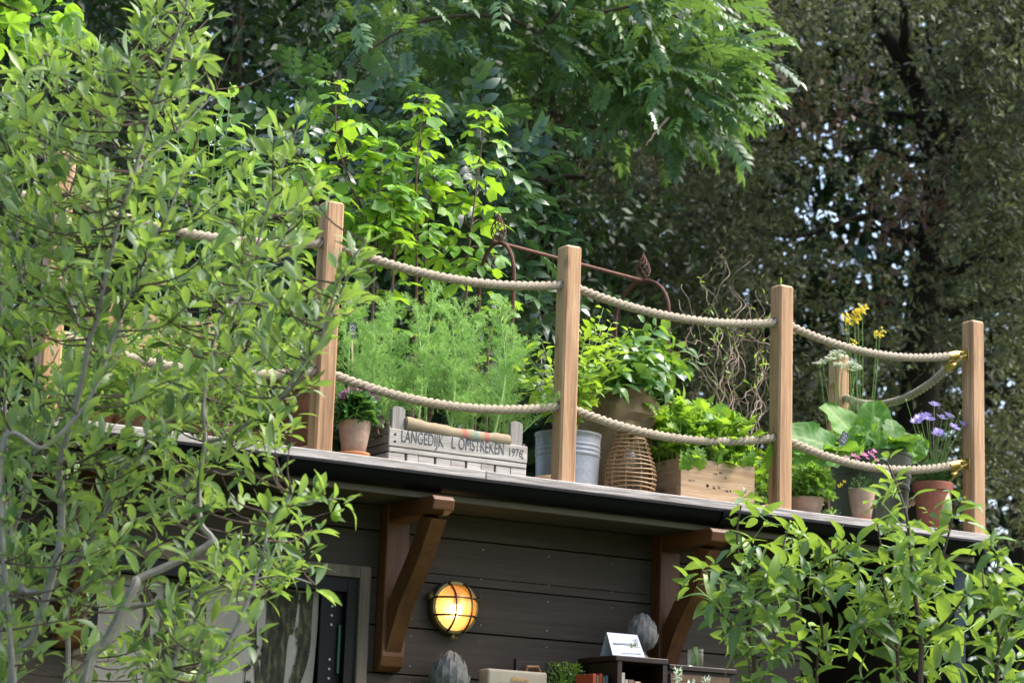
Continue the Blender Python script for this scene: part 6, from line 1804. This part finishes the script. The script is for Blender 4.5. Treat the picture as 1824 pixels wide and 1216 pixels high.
# ash with hanging boughs at the top
b = atd(1010, 1650, 16.6); b[2] = -.1
ash = thing('ash_tree', 'ash tree with bright feathery boughs hanging over from the top centre', 'tree', b)
P = spline(np.array([b, atd(1000, 800, 16.6), atd(985, 400, 16.4), atd(975, 250, 15.6), atd(960, 60, 14.2), atd(950, -200, 13.4)]), 30)
MB().tube(P, np.linspace(.15, .07, 30), 9).build('trunk', M['bark_dark'], ash, smooth=True)
for pts, r, tt in ((((960, 60), (880, 28), (753, 39), (666, 83), (609, 145)), .013, 11.9), (((960, 60), (1008, 18), (1065, 22), (1148, 9), (1205, 31), (1253, 83), (1271, 145), (1275, 190)), .011, 11.9), (((975, 250), (1040, 180), (1130, 160)), .02, 13), (((980, 210), (1000, 120), (1090, 60)), .02, 12.8), (((1065, 22), (1110, 70), (1160, 110)), .012, 12.4), (((960, 120), (890, 130), (800, 110)), .016, 12.8), (((1190, 210), (1165, 240), (1150, 260)), .008, 11.4), (((975, 200), (1080, 230), (1190, 215), (1290, 190)), .014, 12.5)):
    limb(ash, pts, tt, r, r * .35, 'bark_brown', t1=tt - .2)
A_POLY = [(640, -150), (1270, -150), (1230, 20), (1215, 80), (1265, 150), (1250, 185), (1190, 195), (1120, 215), (1040, 235), (975, 225), (940, 180), (890, 165), (840, 130), (750, 110), (650, 70)]
hole = lambda x, y_: .25 if (890 < x < 1030 and 120 < y_ < 260) else 1.0
cen = np.concatenate([in_px(150, (620, 1360), (-130, 320), (11.6, 13.6), A_POLY, hole), in_px(30, (1180, 1345), (70, 260), (11.6, 12.8), A_POLY)])
T_ASH = [t_pinnate(5, .15, .36, .3, 1), t_pinnate(4, .16, .38, .5, 2), t_pinnate(5, .14, .34, .15, 3), t_pinnate(6, .13, .32, .4, 4)]
clumped('ash', ash, 'ash_leaf', T_ASH, M['ash'], cen, 11, .17, .18, up=-.15, flat=.38, own=300, outward=np.array([.35, -.35, 0]), squash=.6)
# hanging brown seed bunches
for k in range(34):
    x, y_ = (rng.uniform(880, 1010), rng.uniform(140, 260)) if k < 16 else ((rng.uniform(1130, 1180), rng.uniform(60, 120)) if k < 22 else (rng.uniform(850, 1280), rng.uniform(120, 280)))
    p = atd(x, y_, rng.uniform(12.2, 13.4)); mb = MB(); V, F, _ = t_ellip(.22, 2, .2, .2, .5)
    for q in range(12):
        A = frames((np.array([rng.uniform(-.3, .3), rng.uniform(-.3, .3), -1]))[None], rv(1))[0]
        mb.add((V * .05) @ A.T + p + np.array([rng.uniform(-.03, .03), rng.uniform(-.03, .03), -rng.uniform(0, .12)]), F, rng.random())
    mb.tube([p + np.array([0, 0, .05]), p - np.array([0, 0, .12])], .002, 4)
    mb.build('seed_bunch', M['holm_dead'], ash, rnd=True)

# elder behind the currants
b = atd(740, 1650, 11.6); b[2] = -.1
el = thing('elder_bush', 'dark blue-green elder bush with glossy leaves behind the currants', 'bush', b)
for pts in (((740, 800), (730, 500), (700, 350), (640, 230)), ((740, 800), (760, 500), (800, 380), (860, 280)), ((740, 800), (690, 560), (600, 400), (520, 330)), ((740, 800), (830, 560), (900, 420))):
    limb(el, pts, 11.5, .022, .006, 'bark_brown')
MB().tube(spline(np.array([b, atd(740, 1100, 11.5), atd(740, 800, 11.5)]), 10), .03, 8).build('trunk', M['bark_brown'], el, smooth=True)
cen = in_px(120, (460, 960), (190, 640), (10.9, 12.2), [(480, 210), (560, 185), (660, 205), (760, 215), (900, 270), (940, 400), (905, 470), (900, 600), (480, 600)])
clumped('elder', el, 'elder_leaf', [t_pinnate(3, .2, .42, .4, 5), t_pinnate(3, .22, .4, .6, 6), t_pinnate(4, .18, .36, .25, 7)], M['elder'], cen, 8, .14, .20, up=-.1, flat=.45, own=220, outward=np.array([-.1, -.4, 0]))
# sycamore branch reaching in at the top left corner
b = np.array([-3.9, 1.2, -.1])
sy = thing('sycamore_tree', 'sycamore with large bright leaves reaching in at the top left corner', 'tree', b)
tp = atd(60, 30, 9.4)
MB().tube(spline(np.array([b, b + np.array([.1, 0, 2.5]), b + np.array([.3, .1, 5.5])]), 14), np.linspace(.14, .07, 14), 9).build('trunk', M['bark_dark'], sy, smooth=True)
MB().tube(spline(np.array([b + np.array([.2, .05, 3.6]), (b + tp) / 2 + np.array([0, 0, 2.4]), tp]), 16), np.linspace(.03, .006, 16), 6).build('branch', M['bark_brown'], sy, smooth=True)
cen = in_px(16, (-80, 95), (-90, 75), (9.2, 9.8), keep=lambda x, y_: 1 if y_ < 95 - x * .5 else 0)
clumped('syc', sy, 'sycamore_leaf', [t_lobed(5, .4, .3, .04), t_lobed(5, .45, .5, .03)], M['sycamore'], cen, 5, .07, .10, up=-.2, flat=.35, own=90, outward=np.array([.2, -.4, -.2]))

# the wood far behind: one mass of foliage with trunks in it
wd = bpy.data.objects.new('woodland', None); COL.objects.link(wd); OFF['woodland'] = np.zeros(3)
bpy.data.objects.remove(wd)
def woodland():
    cen = []
    while len(cen) < 3300:
        x, y_ = rng.uniform(-700, 2500), rng.uniform(-600, 1500)
        t = rng.uniform(23, 34)
        p = atd(x, y_, t)
        if p[2] < 0 or open_gap(x, y_, 75): continue
        cen.append(p)
    ctr = CAM + FW * 8                       # unseen ring of wood added all round to block low sky light
    for _ in range(900):
        a = rng.uniform(0, 2 * math.pi); r = rng.uniform(27, 36)
        q = np.array([ctr[0] + r * math.cos(a), ctr[1] + r * math.sin(a), rng.uniform(0, 13.5)])
        x, y_, z = px(q)
        if z > 0 and -700 < x < 2500: continue
        cen.append(q)
    cen = np.array(cen); N = len(cen) * 50
    c = np.repeat(cen, 50, 0)
    pos = c + rv(N) * np.array([.75, .75, .55])
    Mx = frames(rv(N) + np.array([0, 0, -.2]), UPV + rv(N, .7))
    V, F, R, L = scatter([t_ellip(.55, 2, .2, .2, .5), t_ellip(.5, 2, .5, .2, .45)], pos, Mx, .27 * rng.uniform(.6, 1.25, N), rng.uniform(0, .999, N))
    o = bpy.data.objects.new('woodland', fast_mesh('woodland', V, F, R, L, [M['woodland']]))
    link(o, None); o['kind'] = 'stuff'; o['label'] = 'far dense woodland closing off the view behind the trees, plus an unseen ring added against low sky'; o['category'] = 'woodland'
woodland()
for x, t, lab in ((120, 21, 'dark tree trunk far behind the wild apple leaves'), (1090, 22, 'dark tree trunk in the gap left of the evergreen oak'), (1790, 20.5, 'dark tree trunk at the far right edge of the wood')):
    b = atd(x, 1500, t); b[2] = -.1; tpp = atd(x + 30, -300, t)
    o = thing('tree_trunk', lab, 'tree', b)
    MB().tube(spline(np.array([b, (b + tpp) / 2 + np.array([.2, 0, 0]), tpp]), 20), np.linspace(.2, .1, 20), 9).build('trunk', M['bark_dark'], o, smooth=True)
print('OBJECTS', len(bpy.data.objects), 'TRIS', sum(len(o.data.loops) - 2 * len(o.data.polygons) for o in bpy.data.objects if o.type == 'MESH'), 'wild leaves', nwild)
